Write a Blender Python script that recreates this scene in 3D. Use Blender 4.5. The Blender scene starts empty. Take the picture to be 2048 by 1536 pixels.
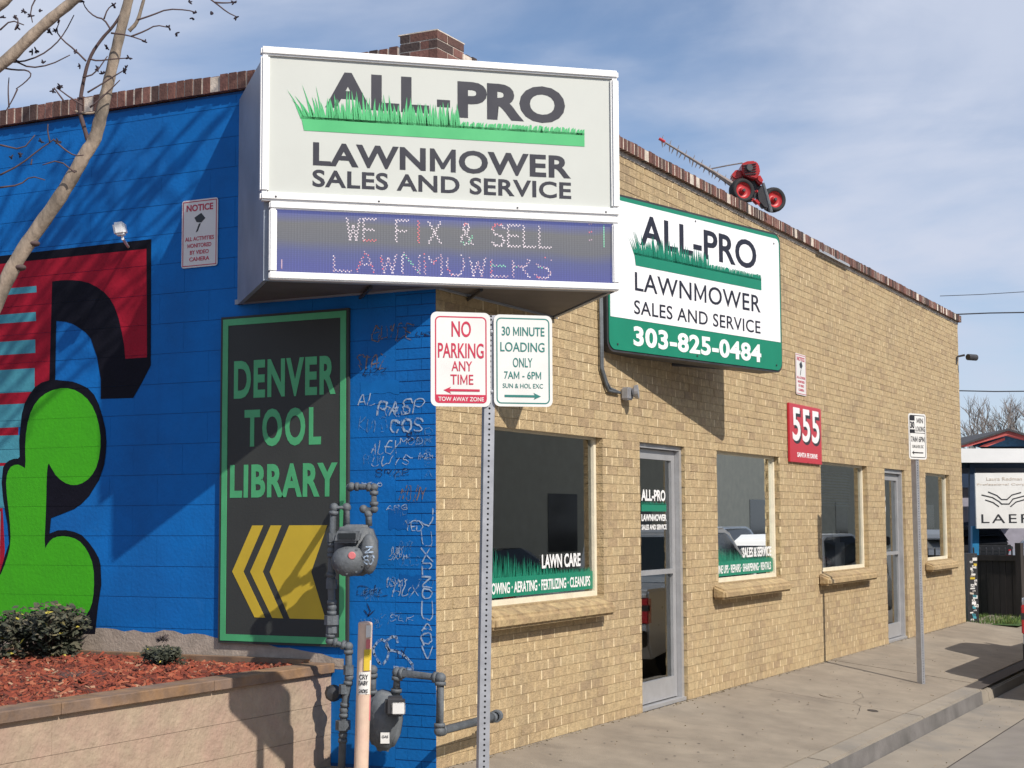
import bpy, bmesh, math, random
from mathutils import Vector, Matrix
random.seed(7)
S = bpy.context.scene
COL = S.collection
rad = math.radians

# ------------------------------------------------------------------ camera
CAM = Vector((-9.189, -5.266, 1.6))
dX = Vector((1656., -266., -3225.)).normalized()
dY = Vector((-6324., -307., -3225.)); dY = (dY - dY.dot(dX) * dX).normalized()
dZ = dX.cross(dY)
ROT = Matrix((dX, dY, dZ))                     # camera axes expressed in the world
cd = bpy.data.cameras.new('camera'); cam = bpy.data.objects.new('camera', cd); COL.objects.link(cam)
m4 = ROT.to_4x4(); m4.translation = CAM; cam.matrix_world = m4
cd.sensor_width = 36; cd.lens = 3225. / 2048 * 36; cd.clip_end = 2000; cd.clip_start = .05
S.camera = cam

# ------------------------------------------------------------------ sun, sky, exposure
SUND = Vector((.44, 1, -.91)).normalized()      # the way the light travels
sl = bpy.data.lights.new('sun', 'SUN'); sl.energy = 5.0; sl.angle = rad(.55); sl.color = (1, .93, .83)
so = bpy.data.objects.new('sun', sl); COL.objects.link(so); so.rotation_euler = SUND.to_track_quat('-Z', 'Y').to_euler()
S.view_settings.view_transform = 'Standard'; S.view_settings.look = 'None'
S.view_settings.gamma = 1; S.view_settings.use_curve_mapping = False; S.view_settings.exposure = 0
W = bpy.data.worlds.new('World'); S.world = W; W.use_nodes = True
nt = W.node_tree; N = nt.nodes; L = nt.links; N.clear()
sky = N.new('ShaderNodeTexSky'); sky.sky_type = 'NISHITA'; sky.sun_disc = False
sky.sun_elevation = math.asin(-SUND.z); sky.sun_rotation = math.atan2(-SUND.x, -SUND.y)
sky.air_density = 1.0; sky.dust_density = .8; sky.ozone_density = 3.0; sky.altitude = 1600
tc = N.new('ShaderNodeTexCoord')
def cloud(scale, map_scale, rot, lo, hi, top, dist=.4, loc=(0, 0, 0)):
    mp = N.new('ShaderNodeMapping'); mp.inputs['Scale'].default_value = map_scale; mp.inputs['Rotation'].default_value = rot; mp.inputs['Location'].default_value = loc
    n = N.new('ShaderNodeTexNoise'); n.inputs['Scale'].default_value = scale; n.inputs['Detail'].default_value = 8; n.inputs['Roughness'].default_value = .52; n.inputs['Distortion'].default_value = dist
    r = N.new('ShaderNodeMapRange'); r.interpolation_type = 'SMOOTHSTEP'; r.inputs[1].default_value = lo; r.inputs[2].default_value = hi; r.inputs[3].default_value = .0; r.inputs[4].default_value = top
    L.new(tc.outputs['Generated'], mp.inputs[0]); L.new(mp.outputs[0], n.inputs[0]); L.new(n.outputs[0], r.inputs[0]); return r.outputs[0]
c1_ = cloud(1.9, (1, 1, 2.4), (.2, .1, .4), .37, .62, .9, .3, (2.6, .4, .15)); c2_ = cloud(4.5, (1, 1, 3.2), (.5, .2, .2), .46, .74, .35, .6)
ad = N.new('ShaderNodeMath'); ad.operation = 'ADD'; ad.use_clamp = True; L.new(c1_, ad.inputs[0]); L.new(c2_, ad.inputs[1])
mx = N.new('ShaderNodeMix'); mx.data_type = 'RGBA'; mx.inputs[7].default_value = (5.0, 5.5, 6.7, 1)
bg = N.new('ShaderNodeBackground'); bg.inputs[1].default_value = .122; wo = N.new('ShaderNodeOutputWorld')
L.new(ad.outputs[0], mx.inputs[0]); L.new(sky.outputs[0], mx.inputs[6]); L.new(mx.outputs[2], bg.inputs[0]); L.new(bg.outputs[0], wo.inputs[0])

# ------------------------------------------------------------------ survey helpers (sightlines -> true positions)
def ray(px, py): return ROT @ Vector((px - 1024., 768. - py, -3225.))
def at(px, py, D): r = ray(px, py); return CAM + r * (D / 3225.)
def onplane(px, py, ax, v): r = ray(px, py); return CAM + r * ((v - CAM[ax]) / r[ax])
FW = Vector((ROT @ Vector((0, 0, -1))).xy.to_3d()).normalized(); RT = Vector((FW.y, -FW.x, 0)); UP = Vector((0, 0, 1))

# ------------------------------------------------------------------ materials
def lin(c):
    return tuple(((x / 255. / 12.92) if x <= 10 else ((x / 255. + .055) / 1.055) ** 2.4) for x in c) + (1,)
def mat(name, col, rough=.6, metal=0, var=.12, scale=6, bump=.0, bscale=60, col2=None, tone=None, tonecols=None, spec=.5, emit=None, estr=0, coat=0, coord='Object', stretch=(1, 1, 1), dirt=None, c2amt=(.4, .65)):
    m = bpy.data.materials.new(name); m.use_nodes = True; nt = m.node_tree; N = nt.nodes; L = nt.links
    b = N['Principled BSDF']; b.inputs['Roughness'].default_value = rough; b.inputs['Metallic'].default_value = metal
    b.inputs['Specular IOR Level'].default_value = spec
    if coat: b.inputs['Coat Weight'].default_value = coat; b.inputs['Coat Roughness'].default_value = .08
    c = tuple(col) + (1,) if len(col) == 3 else col
    tcn = N.new('ShaderNodeTexCoord'); mpn = N.new('ShaderNodeMapping'); mpn.inputs['Scale'].default_value = stretch
    if coord == 'Position': geo = N.new('ShaderNodeNewGeometry'); L.new(geo.outputs['Position'], mpn.inputs[0])
    else: L.new(tcn.outputs[coord], mpn.inputs[0])
    no = N.new('ShaderNodeTexNoise'); no.inputs['Scale'].default_value = scale; no.inputs['Detail'].default_value = 6; no.inputs['Roughness'].default_value = .6
    L.new(mpn.outputs[0], no.inputs[0])
    base = N.new('ShaderNodeRGB'); base.outputs[0].default_value = c; cur = base.outputs[0]
    if tone:
        rp = N.new('ShaderNodeValToRGB'); e = rp.color_ramp.elements
        while len(e) > 1: e.remove(e[-1])
        e[0].position = 0; e[0].color = tonecols[0][1]
        for p, cc in tonecols[1:]:
            k = e.new(p); k.color = cc
        if tone == 'obj':
            oi = N.new('ShaderNodeObjectInfo'); L.new(oi.outputs['Random'], rp.inputs[0])
        else:
            a = N.new('ShaderNodeAttribute'); a.attribute_name = 'tone'; L.new(a.outputs['Fac'], rp.inputs[0])
        cur = rp.outputs[0]
    if col2:
        r2 = N.new('ShaderNodeMapRange'); r2.inputs[1].default_value = c2amt[0]; r2.inputs[2].default_value = c2amt[1]
        n2 = N.new('ShaderNodeTexNoise'); n2.inputs['Scale'].default_value = scale * .45; n2.inputs['Detail'].default_value = 8; n2.inputs['Roughness'].default_value = .65
        L.new(mpn.outputs[0], n2.inputs[0]); L.new(n2.outputs[0], r2.inputs[0])
        x = N.new('ShaderNodeMix'); x.data_type = 'RGBA'; L.new(r2.outputs[0], x.inputs[0]); L.new(cur, x.inputs[6]); x.inputs[7].default_value = tuple(col2) + (1,) if len(col2) == 3 else col2
        cur = x.outputs[2]
    if dirt:                                   # (colour, scale, low, high): irregular stains
        dc, ds, dl, dh = dirt; n3 = N.new('ShaderNodeTexNoise'); n3.inputs['Scale'].default_value = ds; n3.inputs['Detail'].default_value = 9; n3.inputs['Roughness'].default_value = .7; n3.inputs['Distortion'].default_value = .6
        L.new(mpn.outputs[0], n3.inputs[0]); r3 = N.new('ShaderNodeMapRange'); r3.inputs[1].default_value = dl; r3.inputs[2].default_value = dh; L.new(n3.outputs[0], r3.inputs[0])
        r3.inputs[4].default_value = .75; x3 = N.new('ShaderNodeMix'); x3.data_type = 'RGBA'; L.new(r3.outputs[0], x3.inputs[0]); L.new(cur, x3.inputs[6]); x3.inputs[7].default_value = tuple(dc) + (1,); cur = x3.outputs[2]
    mr = N.new('ShaderNodeMapRange'); mr.inputs[1].default_value = .3; mr.inputs[2].default_value = .7; mr.inputs[3].default_value = 1 - var; mr.inputs[4].default_value = 1 + var
    L.new(no.outputs[0], mr.inputs[0])
    mu = N.new('ShaderNodeVectorMath'); mu.operation = 'SCALE'; L.new(cur, mu.inputs[0]); L.new(mr.outputs[0], mu.inputs['Scale'])
    L.new(mu.outputs[0], b.inputs['Base Color'])
    rr = N.new('ShaderNodeMapRange'); rr.inputs[3].default_value = max(.02, rough - .08); rr.inputs[4].default_value = min(1, rough + .08); L.new(no.outputs[0], rr.inputs[0]); L.new(rr.outputs[0], b.inputs['Roughness'])
    if bump:
        nb = N.new('ShaderNodeTexNoise'); nb.inputs['Scale'].default_value = bscale; nb.inputs['Detail'].default_value = 4; L.new(mpn.outputs[0], nb.inputs[0])
        bu = N.new('ShaderNodeBump'); bu.inputs['Strength'].default_value = bump; bu.inputs['Distance'].default_value = .01; L.new(nb.outputs[0], bu.inputs['Height']); L.new(bu.outputs[0], b.inputs['Normal'])
    if emit: b.inputs['Emission Color'].default_value = tuple(emit) + (1,); b.inputs['Emission Strength'].default_value = estr
    return m
TANS = [(0, (.335, .24, .14, 1)), (.10, (.385, .28, .16, 1)), (.3, (.415, .305, .17, 1)), (.6, (.425, .315, .175, 1)), (.88, (.44, .335, .19, 1)), (1, (.39, .285, .165, 1))]
REDS = [(0, (.045, .034, .032, 1)), (.35, (.10, .05, .04, 1)), (.7, (.16, .07, .055, 1)), (1, (.21, .10, .08, 1))]
M = {}
M['brick_o'] = mat('tan_brick_single', (.4, .3, .2), .85, var=.22, scale=18, bump=.9, bscale=70, tone='obj', tonecols=TANS, coord='Position', dirt=((.27, .20, .125), 1.3, .52, .72))
M['brick_f'] = mat('tan_brick', (.4, .3, .2), .85, var=.22, scale=18, bump=.9, bscale=70, tone='attr', tonecols=TANS, coord='Position', dirt=((.27, .20, .125), 1.3, .52, .72))
M['mortar'] = mat('mortar_dark', (.36, .275, .155), .95, var=.2, scale=12, bump=.4)
M['tick'] = mat('mortar_pale', (.72, .59, .38), .9, var=.25, scale=9, bump=.3, col2=(.47, .36, .20), c2amt=(.42, .56), coord='Position')
M['blue'] = mat('blue_paint', (.006, .148, .48), .6, var=.08, scale=3, bump=.25, bscale=38, col2=(.008, .122, .40), spec=.15, coord='Position', dirt=((.02, .16, .46), 2.2, .60, .78))
M['bluej'] = mat('blue_joint', (.004, .07, .24), .8, var=.1)
M['mred'] = mat('red_paint', (.34, .010, .028), .65, var=.16, scale=5, bump=.25, bscale=38, spec=.15, coord='Position')
M['mblk'] = mat('black_paint', (.006, .006, .012), .7, var=.2, scale=5, bump=.25, bscale=38, spec=.15, coord='Position')
M['mgrn'] = mat('green_paint', (.045, .39, .001), .8, var=.06, scale=5, bump=.25, bscale=38, coord='Position')
M['mcy'] = mat('pale_blue_paint', (.07, .30, .38), .5, var=.16, scale=5, bump=.25, bscale=38, spec=.15, coord='Position')
M['bare'] = mat('bare_block', (.36, .30, .25), .9, var=.2, scale=9, bump=.5)
M['cop_o'] = mat('red_brick_single', (.2, .05, .04), .85, var=.25, scale=22, bump=.5, tone='obj', tonecols=REDS)
M['cmort'] = mat('coping_mortar', (.58, .50, .42), .9, var=.3, scale=14, bump=.4)
M['white'] = mat('white_enamel', (.80, .80, .80), .35, var=.03, scale=3)
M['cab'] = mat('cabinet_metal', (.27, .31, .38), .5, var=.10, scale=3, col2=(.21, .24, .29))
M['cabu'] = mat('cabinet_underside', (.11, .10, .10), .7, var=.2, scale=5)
M['face'] = mat('sign_face_cream', (.51, .53, .50), .5, var=.03, scale=2)
M['wface'] = mat('sign_face_white', (.80, .80, .82), .3, var=.02, scale=2)
M['ink'] = mat('navy_ink', (.016, .016, .028), .4, var=.1)
M['gr1'] = mat('grass_green_light', (.06, .42, .15), .4, var=.05)
M['gr2'] = mat('grass_green_dark', (.008, .20, .12), .35, var=.05)
M['dgray'] = mat('dark_metal', (.05, .05, .055), .5, var=.2, metal=.3)
M['galv'] = mat('galvanised_steel', (.36, .37, .40), .45, metal=.45, var=.12, scale=14)
M['hole'] = mat('post_hole_shade', (.02, .02, .02), .9)  # near-black colour standing in for the shade inside the hollow post
M['sred'] = mat('sign_red', (.48, .02, .06), .4, var=.06)
M['sgrn'] = mat('sign_green', (.02, .17, .15), .4, var=.06)
M['sblk'] = mat('sign_black', (.02, .02, .024), .4)
M['swhite'] = mat('sign_white', (.70, .69, .67), .4, var=.05, scale=4)
M['addr'] = mat('address_red', (.50, .025, .04), .3, var=.04)
M['brd'] = mat('board_charcoal', (.034, .038, .036), .75, var=.10, scale=4, bump=.1)
M['bgrn'] = mat('board_green', (.07, .38, .16), .5, var=.10, scale=8)
M['byel'] = mat('board_yellow', (.56, .40, .03), .7, var=.06, scale=5)
M['alu'] = mat('aluminium', (.42, .42, .43), .4, metal=.4, var=.08, scale=8)
M['wfr'] = mat('window_frame_cream', (.70, .64, .50), .5, var=.1, scale=10)
M['sill'] = mat('sill_stone', (.40, .295, .155), .9, var=.28, scale=16, bump=1, bscale=34, col2=(.29, .20, .11), coord='Position', dirt=((.55, .47, .36), 3, .62, .75))
M['pipe'] = mat('grey_pipe', (.10, .112, .125), .65, var=.25, scale=14, bump=.4, bscale=50, dirt=((.12, .075, .055), 8, .60, .74))
M['meter'] = mat('meter_grey', (.105, .116, .128), .6, var=.2, scale=14, bump=.4, bscale=40, dirt=((.13, .075, .05), 9, .60, .72))
M['boll'] = mat('bollard_paint', (.60, .42, .33), .55, var=.12, scale=10, col2=(.66, .50, .38))
M['conc'] = mat('sidewalk_concrete', (.275, .235, .185), .95, var=.14, scale=3.2, bump=.35, bscale=120, col2=(.225, .19, .15), c2amt=(.35, .65), coord='Position', dirt=((.16, .135, .11), 1.1, .57, .74))
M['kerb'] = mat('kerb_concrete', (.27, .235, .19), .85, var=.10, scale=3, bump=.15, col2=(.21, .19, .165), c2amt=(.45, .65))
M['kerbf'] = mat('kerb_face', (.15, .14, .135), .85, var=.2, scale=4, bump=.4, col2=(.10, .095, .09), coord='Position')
M['road'] = mat('road_concrete', (.22, .20, .175), .9, var=.12, scale=3, bump=.3, bscale=90, col2=(.20, .18, .165))
M['gum'] = mat('gum_spot', (.12, .105, .09), .9)
M['chip2'] = mat('grit', (.2, .16, .1), .95, tone='attr', tonecols=[(0, (.06, .05, .03, 1)), (.6, (.22, .17, .10, 1)), (1, (.36, .30, .22, 1))])
M['joint'] = mat('joint_dark', (.06, .05, .045), .95)
M['plw'] = mat('planter_block', (.37, .285, .205), .95, var=.12, scale=9, bump=1, bscale=28, col2=(.36, .25, .19), coord='Position')
M['cap'] = mat('planter_cap', (.17, .115, .085), .8, var=.3, scale=7, bump=.3, col2=(.27, .155, .075))
M['mulch'] = mat('mulch_red', (.16, .035, .018), .95, var=.5, scale=40, bump=.6)
M['chip'] = mat('mulch_chip', (.36, .065, .022), .9, tone='attr', tonecols=[(0, (.05, .018, .012, 1)), (.3, (.16, .032, .018, 1)), (.8, (.27, .058, .026, 1)), (.95, (.30, .11, .06, 1)), (1, (.36, .24, .15, 1))])
M['bark'] = mat('pale_bark', (.31, .245, .19), .85, var=.45, scale=11, bump=1, bscale=26, col2=(.15, .125, .10), stretch=(1, 1, .5), c2amt=(.46, .66))
M['twig'] = mat('twig_bark', (.085, .055, .055), .85, var=.3, scale=10)
M['bud'] = mat('bud_dark', (.020, .012, .022), .8, var=.3)
M['ftwig'] = mat('far_twig', (.17, .15, .14), .9)
M['leaf'] = mat('shrub_leaf', (.03, .05, .02), .7, tone='attr', tonecols=[(0, (.022, .026, .018, 1)), (.5, (.05, .055, .032, 1)), (.9, (.115, .10, .065, 1)), (1, (.42, .36, .06, 1))])
M['dead'] = mat('dry_plant', (.07, .055, .055), .9, var=.3)
M['pmet'] = mat('pale_metal', (.5, .5, .5), .4, metal=.5)
M['tyre'] = mat('tyre_rubber', (.018, .018, .02), .8)
M['tred'] = mat('tractor_red', (.42, .028, .032), .4, var=.15, scale=12)
M['rust'] = mat('rusty_steel', (.20, .17, .16), .6, metal=.4, var=.3, scale=20)
M['plate'] = mat('interior_dull', (.32, .30, .26), .9, var=.15, scale=2)
M['floor'] = mat('interior_floor', (.12, .11, .10), .8)
M['roofm'] = mat('roof_membrane', (.25, .24, .23), .95)
M['silver'] = mat('silver_car_paint', (.52, .53, .55), .3, metal=.5, var=.02, coat=.6)
M['black'] = mat('black_car_paint', (.02, .022, .027), .3, metal=.3, var=.02, coat=.6)
M['tail'] = mat('tail_lamp_red', (.42, .01, .015), .15, var=.05, coat=1)
M['clear'] = mat('lamp_clear', (.7, .7, .7), .15)
M['trim'] = mat('black_trim', (.02, .02, .02), .6)
M['cglass'] = mat('car_glass', (.015, .018, .02), .05, var=.02)
M['opp'] = mat('opposite_wall', (.70, .62, .46), .9, var=.1, scale=3)
M['asph'] = mat('asphalt', (.06, .06, .06), .9, var=.15, scale=5)
M['fence'] = mat('fence_dark', (.045, .038, .036), .85, var=.25, scale=8, stretch=(1, 1, .3))
M['grass'] = mat('grass_base', (.05, .10, .02), .95, var=.3, scale=20)
M['blade'] = mat('grass_blade', (.05, .11, .02), .8, tone='attr', tonecols=[(0, (.035, .07, .015, 1)), (.6, (.075, .15, .025, 1)), (1, (.17, .19, .05, 1))])
M['gable'] = mat('gable_blue', (.02, .10, .20), .7, var=.3, scale=30)
M['fascia'] = mat('fascia_pink', (.50, .10, .09), .6, var=.1)
M['shing'] = mat('roof_shingle', (.06, .06, .065), .9, var=.3, scale=30)
M['navy'] = mat('post_navy', (.015, .035, .08), .6)
M['cyan'] = mat('post_blue', (.02, .20, .42), .5)
M['lav'] = mat('wall_lavender', (.32, .31, .38), .8)
M['tag_w'] = mat('chalk_tag', (.30, .42, .60), .7, var=.4, scale=30)
M['tag_o'] = mat('brown_tag', (.17, .14, .14), .7, var=.35, scale=30)
M['tag_f'] = mat('faint_tag', (.045, .18, .44), .7, var=.3, scale=30)
M['tag_k'] = mat('black_tag', (.008, .02, .07), .7)
def worn(name, c, lo, hi):
    m = mat(name, c, .8, var=.2, scale=20, coord='Position'); nt = m.node_tree; N = nt.nodes; L = nt.links; b = N['Principled BSDF']; g = N.new('ShaderNodeNewGeometry'); n = N.new('ShaderNodeTexNoise'); n.inputs['Scale'].default_value = 42; n.inputs['Detail'].default_value = 6
    r = N.new('ShaderNodeMapRange'); r.inputs[1].default_value = lo; r.inputs[2].default_value = hi; L.new(g.outputs['Position'], n.inputs[0]); L.new(n.outputs[0], r.inputs[0]); L.new(r.outputs[0], b.inputs['Alpha']); return m
M['tag_w'] = worn('chalk_tag', (.36, .47, .62), .34, .56); M['tag_o'] = worn('brown_tag', (.20, .15, .14), .36, .58); M['tag_f'] = worn('faint_tag', (.10, .25, .50), .42, .66); M['tag_k'] = worn('black_tag', (.008, .02, .07), .36, .54)
M['buff'] = mat('buff_paint', (.007, .142, .45), .6, var=.1, spec=.15, coord='Position'); M['buff2'] = mat('buff_paint_dark', (.005, .105, .37), .6, var=.1, spec=.15, coord='Position')
M['blind'] = mat('blind_slat', (.60, .58, .54), .6)
M['pink'] = mat('pink_mark', (.62, .17, .18), .6)
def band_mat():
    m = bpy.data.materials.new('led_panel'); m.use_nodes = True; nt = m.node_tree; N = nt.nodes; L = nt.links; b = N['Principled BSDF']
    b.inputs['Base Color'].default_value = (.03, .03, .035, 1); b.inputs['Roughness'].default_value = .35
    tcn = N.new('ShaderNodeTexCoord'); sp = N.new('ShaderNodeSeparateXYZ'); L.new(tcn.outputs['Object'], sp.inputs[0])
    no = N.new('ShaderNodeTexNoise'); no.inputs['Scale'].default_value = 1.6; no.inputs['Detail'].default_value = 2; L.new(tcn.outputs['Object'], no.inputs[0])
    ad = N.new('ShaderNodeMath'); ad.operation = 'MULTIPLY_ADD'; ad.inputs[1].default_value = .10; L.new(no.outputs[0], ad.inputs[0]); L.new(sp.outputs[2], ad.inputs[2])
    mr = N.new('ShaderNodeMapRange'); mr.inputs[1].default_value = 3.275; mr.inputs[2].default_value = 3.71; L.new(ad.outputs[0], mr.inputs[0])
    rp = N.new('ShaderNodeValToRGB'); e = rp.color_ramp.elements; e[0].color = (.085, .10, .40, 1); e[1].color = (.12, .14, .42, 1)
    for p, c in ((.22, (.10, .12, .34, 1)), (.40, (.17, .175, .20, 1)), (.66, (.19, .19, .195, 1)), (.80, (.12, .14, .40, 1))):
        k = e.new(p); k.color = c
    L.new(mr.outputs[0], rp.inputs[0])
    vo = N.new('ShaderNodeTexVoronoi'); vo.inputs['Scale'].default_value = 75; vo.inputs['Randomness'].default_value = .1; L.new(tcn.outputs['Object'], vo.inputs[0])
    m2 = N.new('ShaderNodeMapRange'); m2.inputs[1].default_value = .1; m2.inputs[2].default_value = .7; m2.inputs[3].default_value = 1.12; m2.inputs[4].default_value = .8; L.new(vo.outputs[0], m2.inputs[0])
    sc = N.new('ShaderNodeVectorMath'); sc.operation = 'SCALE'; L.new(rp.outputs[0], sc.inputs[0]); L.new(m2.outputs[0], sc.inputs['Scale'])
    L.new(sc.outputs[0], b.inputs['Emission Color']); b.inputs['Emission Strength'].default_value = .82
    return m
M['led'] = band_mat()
def dotm(n, c): return mat(n, c, .4, emit=c, estr=.5)
M['dotw'] = dotm('led_dot_white', (.52, .46, .50)); M['dotr'] = dotm('led_dot_red', (.50, .12, .14)); M['dotg'] = dotm('led_dot_green', (.16, .42, .28)); M['dotd'] = dotm('led_dot_dim', (.34, .24, .30))
def glass():
    m = bpy.data.materials.new('window_glass'); m.use_nodes = True; nt = m.node_tree; N = nt.nodes; L = nt.links; N.clear()
    o = N.new('ShaderNodeOutputMaterial'); g = N.new('ShaderNodeBsdfGlossy'); g.inputs['Roughness'].default_value = .012; g.inputs['Color'].default_value = (.9, .93, .92, 1)
    t = N.new('ShaderNodeBsdfTransparent'); t.inputs[0].default_value = (.62, .64, .63, 1); f = N.new('ShaderNodeFresnel'); f.inputs[0].default_value = 1.6
    a = N.new('ShaderNodeMath'); a.operation = 'MULTIPLY_ADD'; a.inputs[1].default_value = 1.7; a.inputs[2].default_value = .05; a.use_clamp = True
    x = N.new('ShaderNodeMixShader'); L.new(f.outputs[0], a.inputs[0]); L.new(a.outputs[0], x.inputs[0]); L.new(t.outputs[0], x.inputs[1]); L.new(g.outputs[0], x.inputs[2]); L.new(x.outputs[0], o.inputs[0])
    return m
M['glass'] = glass()

# ------------------------------------------------------------------ mesh helpers
class MB:
    def __init__(s): s.v = []; s.f = []; s.t = []
    def poly(s, pts, t=0.5):
        i = len(s.v); s.v += [tuple(p) for p in pts]; s.f.append(tuple(range(i, i + len(pts)))); s.t.append(t)
    def hexa(s, c, t=.5, skip=()):
        i = len(s.v); s.v += [tuple(p) for p in c]
        for k, q in enumerate(((0, 3, 2, 1), (4, 5, 6, 7), (0, 1, 5, 4), (1, 2, 6, 5), (2, 3, 7, 6), (3, 0, 4, 7))):
            if k in skip: continue
            s.f.append(tuple(i + a for a in q)); s.t.append(t)
    def box(s, a, b, t=.5, skip=()):
        x0, y0, z0 = a; x1, y1, z1 = b
        s.hexa([(x0, y0, z0), (x1, y0, z0), (x1, y1, z0), (x0, y1, z0), (x0, y0, z1), (x1, y0, z1), (x1, y1, z1), (x0, y1, z1)], t, skip)
    def obox(s, c, ax, ay, az, t=.5):
        c = Vector(c); s.hexa([c - ax - ay - az, c + ax - ay - az, c + ax + ay - az, c - ax + ay - az, c - ax - ay + az, c + ax - ay + az, c + ax + ay + az, c - ax + ay + az], t)
    def prism(s, pts, off, t=.5):
        n = len(pts); i = len(s.v); off = Vector(off); s.v += [tuple(p) for p in pts] + [tuple(Vector(p) + off) for p in pts]
        s.f.append(tuple(range(i, i + n))); s.f.append(tuple(range(i + 2 * n - 1, i + n - 1, -1))); s.t += [t, t]
        for k in range(n):
            j = (k + 1) % n; s.f.append((i + k, i + n + k, i + n + j, i + j)); s.t.append(t)
    def tube(s, pts, rs, n=8, t=.5, cap=True):
        pts = [Vector(p) for p in pts]
        if not isinstance(rs, (list, tuple)): rs = [rs] * len(pts)
        i0 = len(s.v); up = None
        for k, p in enumerate(pts):
            d = (pts[min(k + 1, len(pts) - 1)] - pts[max(k - 1, 0)]).normalized()
            if up is None: up = d.orthogonal().normalized()
            up = (up - d * up.dot(d)).normalized(); w = d.cross(up)
            for j in range(n):
                a = 2 * math.pi * j / n; s.v.append(tuple(p + (up * math.cos(a) + w * math.sin(a)) * rs[k]))
        for k in range(len(pts) - 1):
            for j in range(n):
                a = i0 + k * n + j; b = i0 + k * n + (j + 1) % n; s.f.append((a, b, b + n, a + n)); s.t.append(t)
        if cap:
            s.f.append(tuple(i0 + j for j in range(n - 1, -1, -1))); e = i0 + (len(pts) - 1) * n; s.f.append(tuple(e + j for j in range(n))); s.t += [t, t]
    def lathe(s, c, ax, prof, n=20, t=.5):   # prof: (distance along axis, radius)
        ax = Vector(ax).normalized(); s.tube_raw([(Vector(c) + ax * d, r) for d, r in prof], ax, n, t)
    def tube_raw(s, pr, ax, n, t):
        u = ax.orthogonal().normalized(); w = ax.cross(u); i0 = len(s.v)
        for p, r in pr:
            for j in range(n):
                a = 2 * math.pi * j / n; s.v.append(tuple(p + (u * math.cos(a) + w * math.sin(a)) * max(r, 1e-4)))
        for k in range(len(pr) - 1):
            for j in range(n):
                a = i0 + k * n + j; b = i0 + k * n + (j + 1) % n; s.f.append((a, b, b + n, a + n)); s.t.append(t)
    def blob(s, c, r, n=10, m=7, t=.5, q=None):
        c = Vector(c); i0 = len(s.v)
        for k in range(m + 1):
            ph = math.pi * k / m
            for j in range(n):
                a = 2 * math.pi * j / n; v = Vector((math.sin(ph) * math.cos(a) * r[0], math.sin(ph) * math.sin(a) * r[1], math.cos(ph) * r[2]))
                if q: v = q @ v
                s.v.append(tuple(c + v))
        for k in range(m):
            for j in range(n):
                a = i0 + k * n + j; b = i0 + k * n + (j + 1) % n; s.f.append((a, b, b + n, a + n)); s.t.append(t)
    def mesh(s, name, smooth=False):
        me = bpy.data.meshes.new(name); me.from_pydata(s.v, [], s.f); a = me.attributes.new('tone', 'FLOAT', 'FACE'); a.data.foreach_set('value', s.t)
        if smooth: me.polygons.foreach_set('use_smooth', [True] * len(s.f))
        me.update(); return me
    def build(s, name, m, parent=None, kind=None, label=None, smooth=False, bevel=0, seg=2):
        me = s.mesh(name, smooth); me.materials.append(m if not isinstance(m, str) else M[m]); o = bpy.data.objects.new(name, me); COL.objects.link(o)
        if parent: o.parent = parent; o.matrix_parent_inverse = Matrix.Translation(-parent.matrix_basis.translation) if False else Matrix()
        if parent and parent.location.length > 0 and parent.type == 'EMPTY': me.transform(Matrix.Translation(-parent.location))
        if kind: o['kind'] = kind
        if label: o['label'] = label
        if bevel:
            bm = bmesh.new(); bm.from_mesh(me); bmesh.ops.remove_doubles(bm, verts=bm.verts, dist=1e-5)
            bmesh.ops.recalc_face_normals(bm, faces=bm.faces)
            bmesh.ops.bevel(bm, geom=[e for e in bm.edges if len(e.link_faces) == 2 and e.calc_face_angle(0) > .6], offset=bevel, segments=seg, affect='EDGES', clamp_overlap=True)
            bm.to_mesh(me); bm.free()
        elif name not in ('buds',):
            bm = bmesh.new(); bm.from_mesh(me); bmesh.ops.recalc_face_normals(bm, faces=bm.faces); bm.to_mesh(me); bm.free()
        return o
def thing(name, label, cat, group=None, loc=(0, 0, 0)):
    o = bpy.data.objects.new(name, None); COL.objects.link(o); o.location = loc; o.empty_display_size = .2
    o['label'] = label; o['category'] = cat
    if group: o['group'] = group
    return o
def tag(o, label, cat, group=None):
    o['label'] = label; o['category'] = cat
    if group: o['group'] = group
    return o
def sub(o, parent):
    o.parent = parent; return o

class Plane:                                  # a vertical face: origin, direction u (to the viewer's right), up v, outward n
    def __init__(s, p, t):
        s.o = Vector((p[0], p[1], 0)); s.u = Vector((t[0], t[1], 0)).normalized(); s.n = Vector((s.u.y, -s.u.x, 0))
    def p(s, u, v, n=0): return s.o + s.u * u + UP * v + s.n * n
    def box(s, mb, u0, v0, u1, v1, n0, n1, t=.5, skip=()):
        mb.hexa([s.p(u0, v0, n1), s.p(u1, v0, n1), s.p(u1, v0, n0), s.p(u0, v0, n0), s.p(u0, v1, n1), s.p(u1, v1, n1), s.p(u1, v1, n0), s.p(u0, v1, n0)], t, skip)
    def poly(s, mb, pts, n0, n1): mb.prism([s.p(u, v, n1) for u, v in pts], s.n * (n0 - n1))
class ScaledPlane(Plane):                     # same face, measured a little too far away: brought nearer
    K = .975
    def __init__(s, p, t): Plane.__init__(s, (CAM.x + s.K * (p[0] - CAM.x), CAM.y + s.K * (p[1] - CAM.y)), t)
    def z(s, v): return 1.6 + s.K * (v - 1.6)
    def p(s, u, v, n=0): return s.o + s.u * (u * s.K) + UP * s.z(v) + s.n * n
BLUE = Plane((0, 0), (0, -1)); TAN = Plane((0, 0), (1, 0))      # blue wall: u = -y ; tan wall: u = x
MP = ScaledPlane((-.70, .90), (1.64, -1.82))
SP2 = Plane((2.9, -.12), (2.4, -.57))

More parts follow.
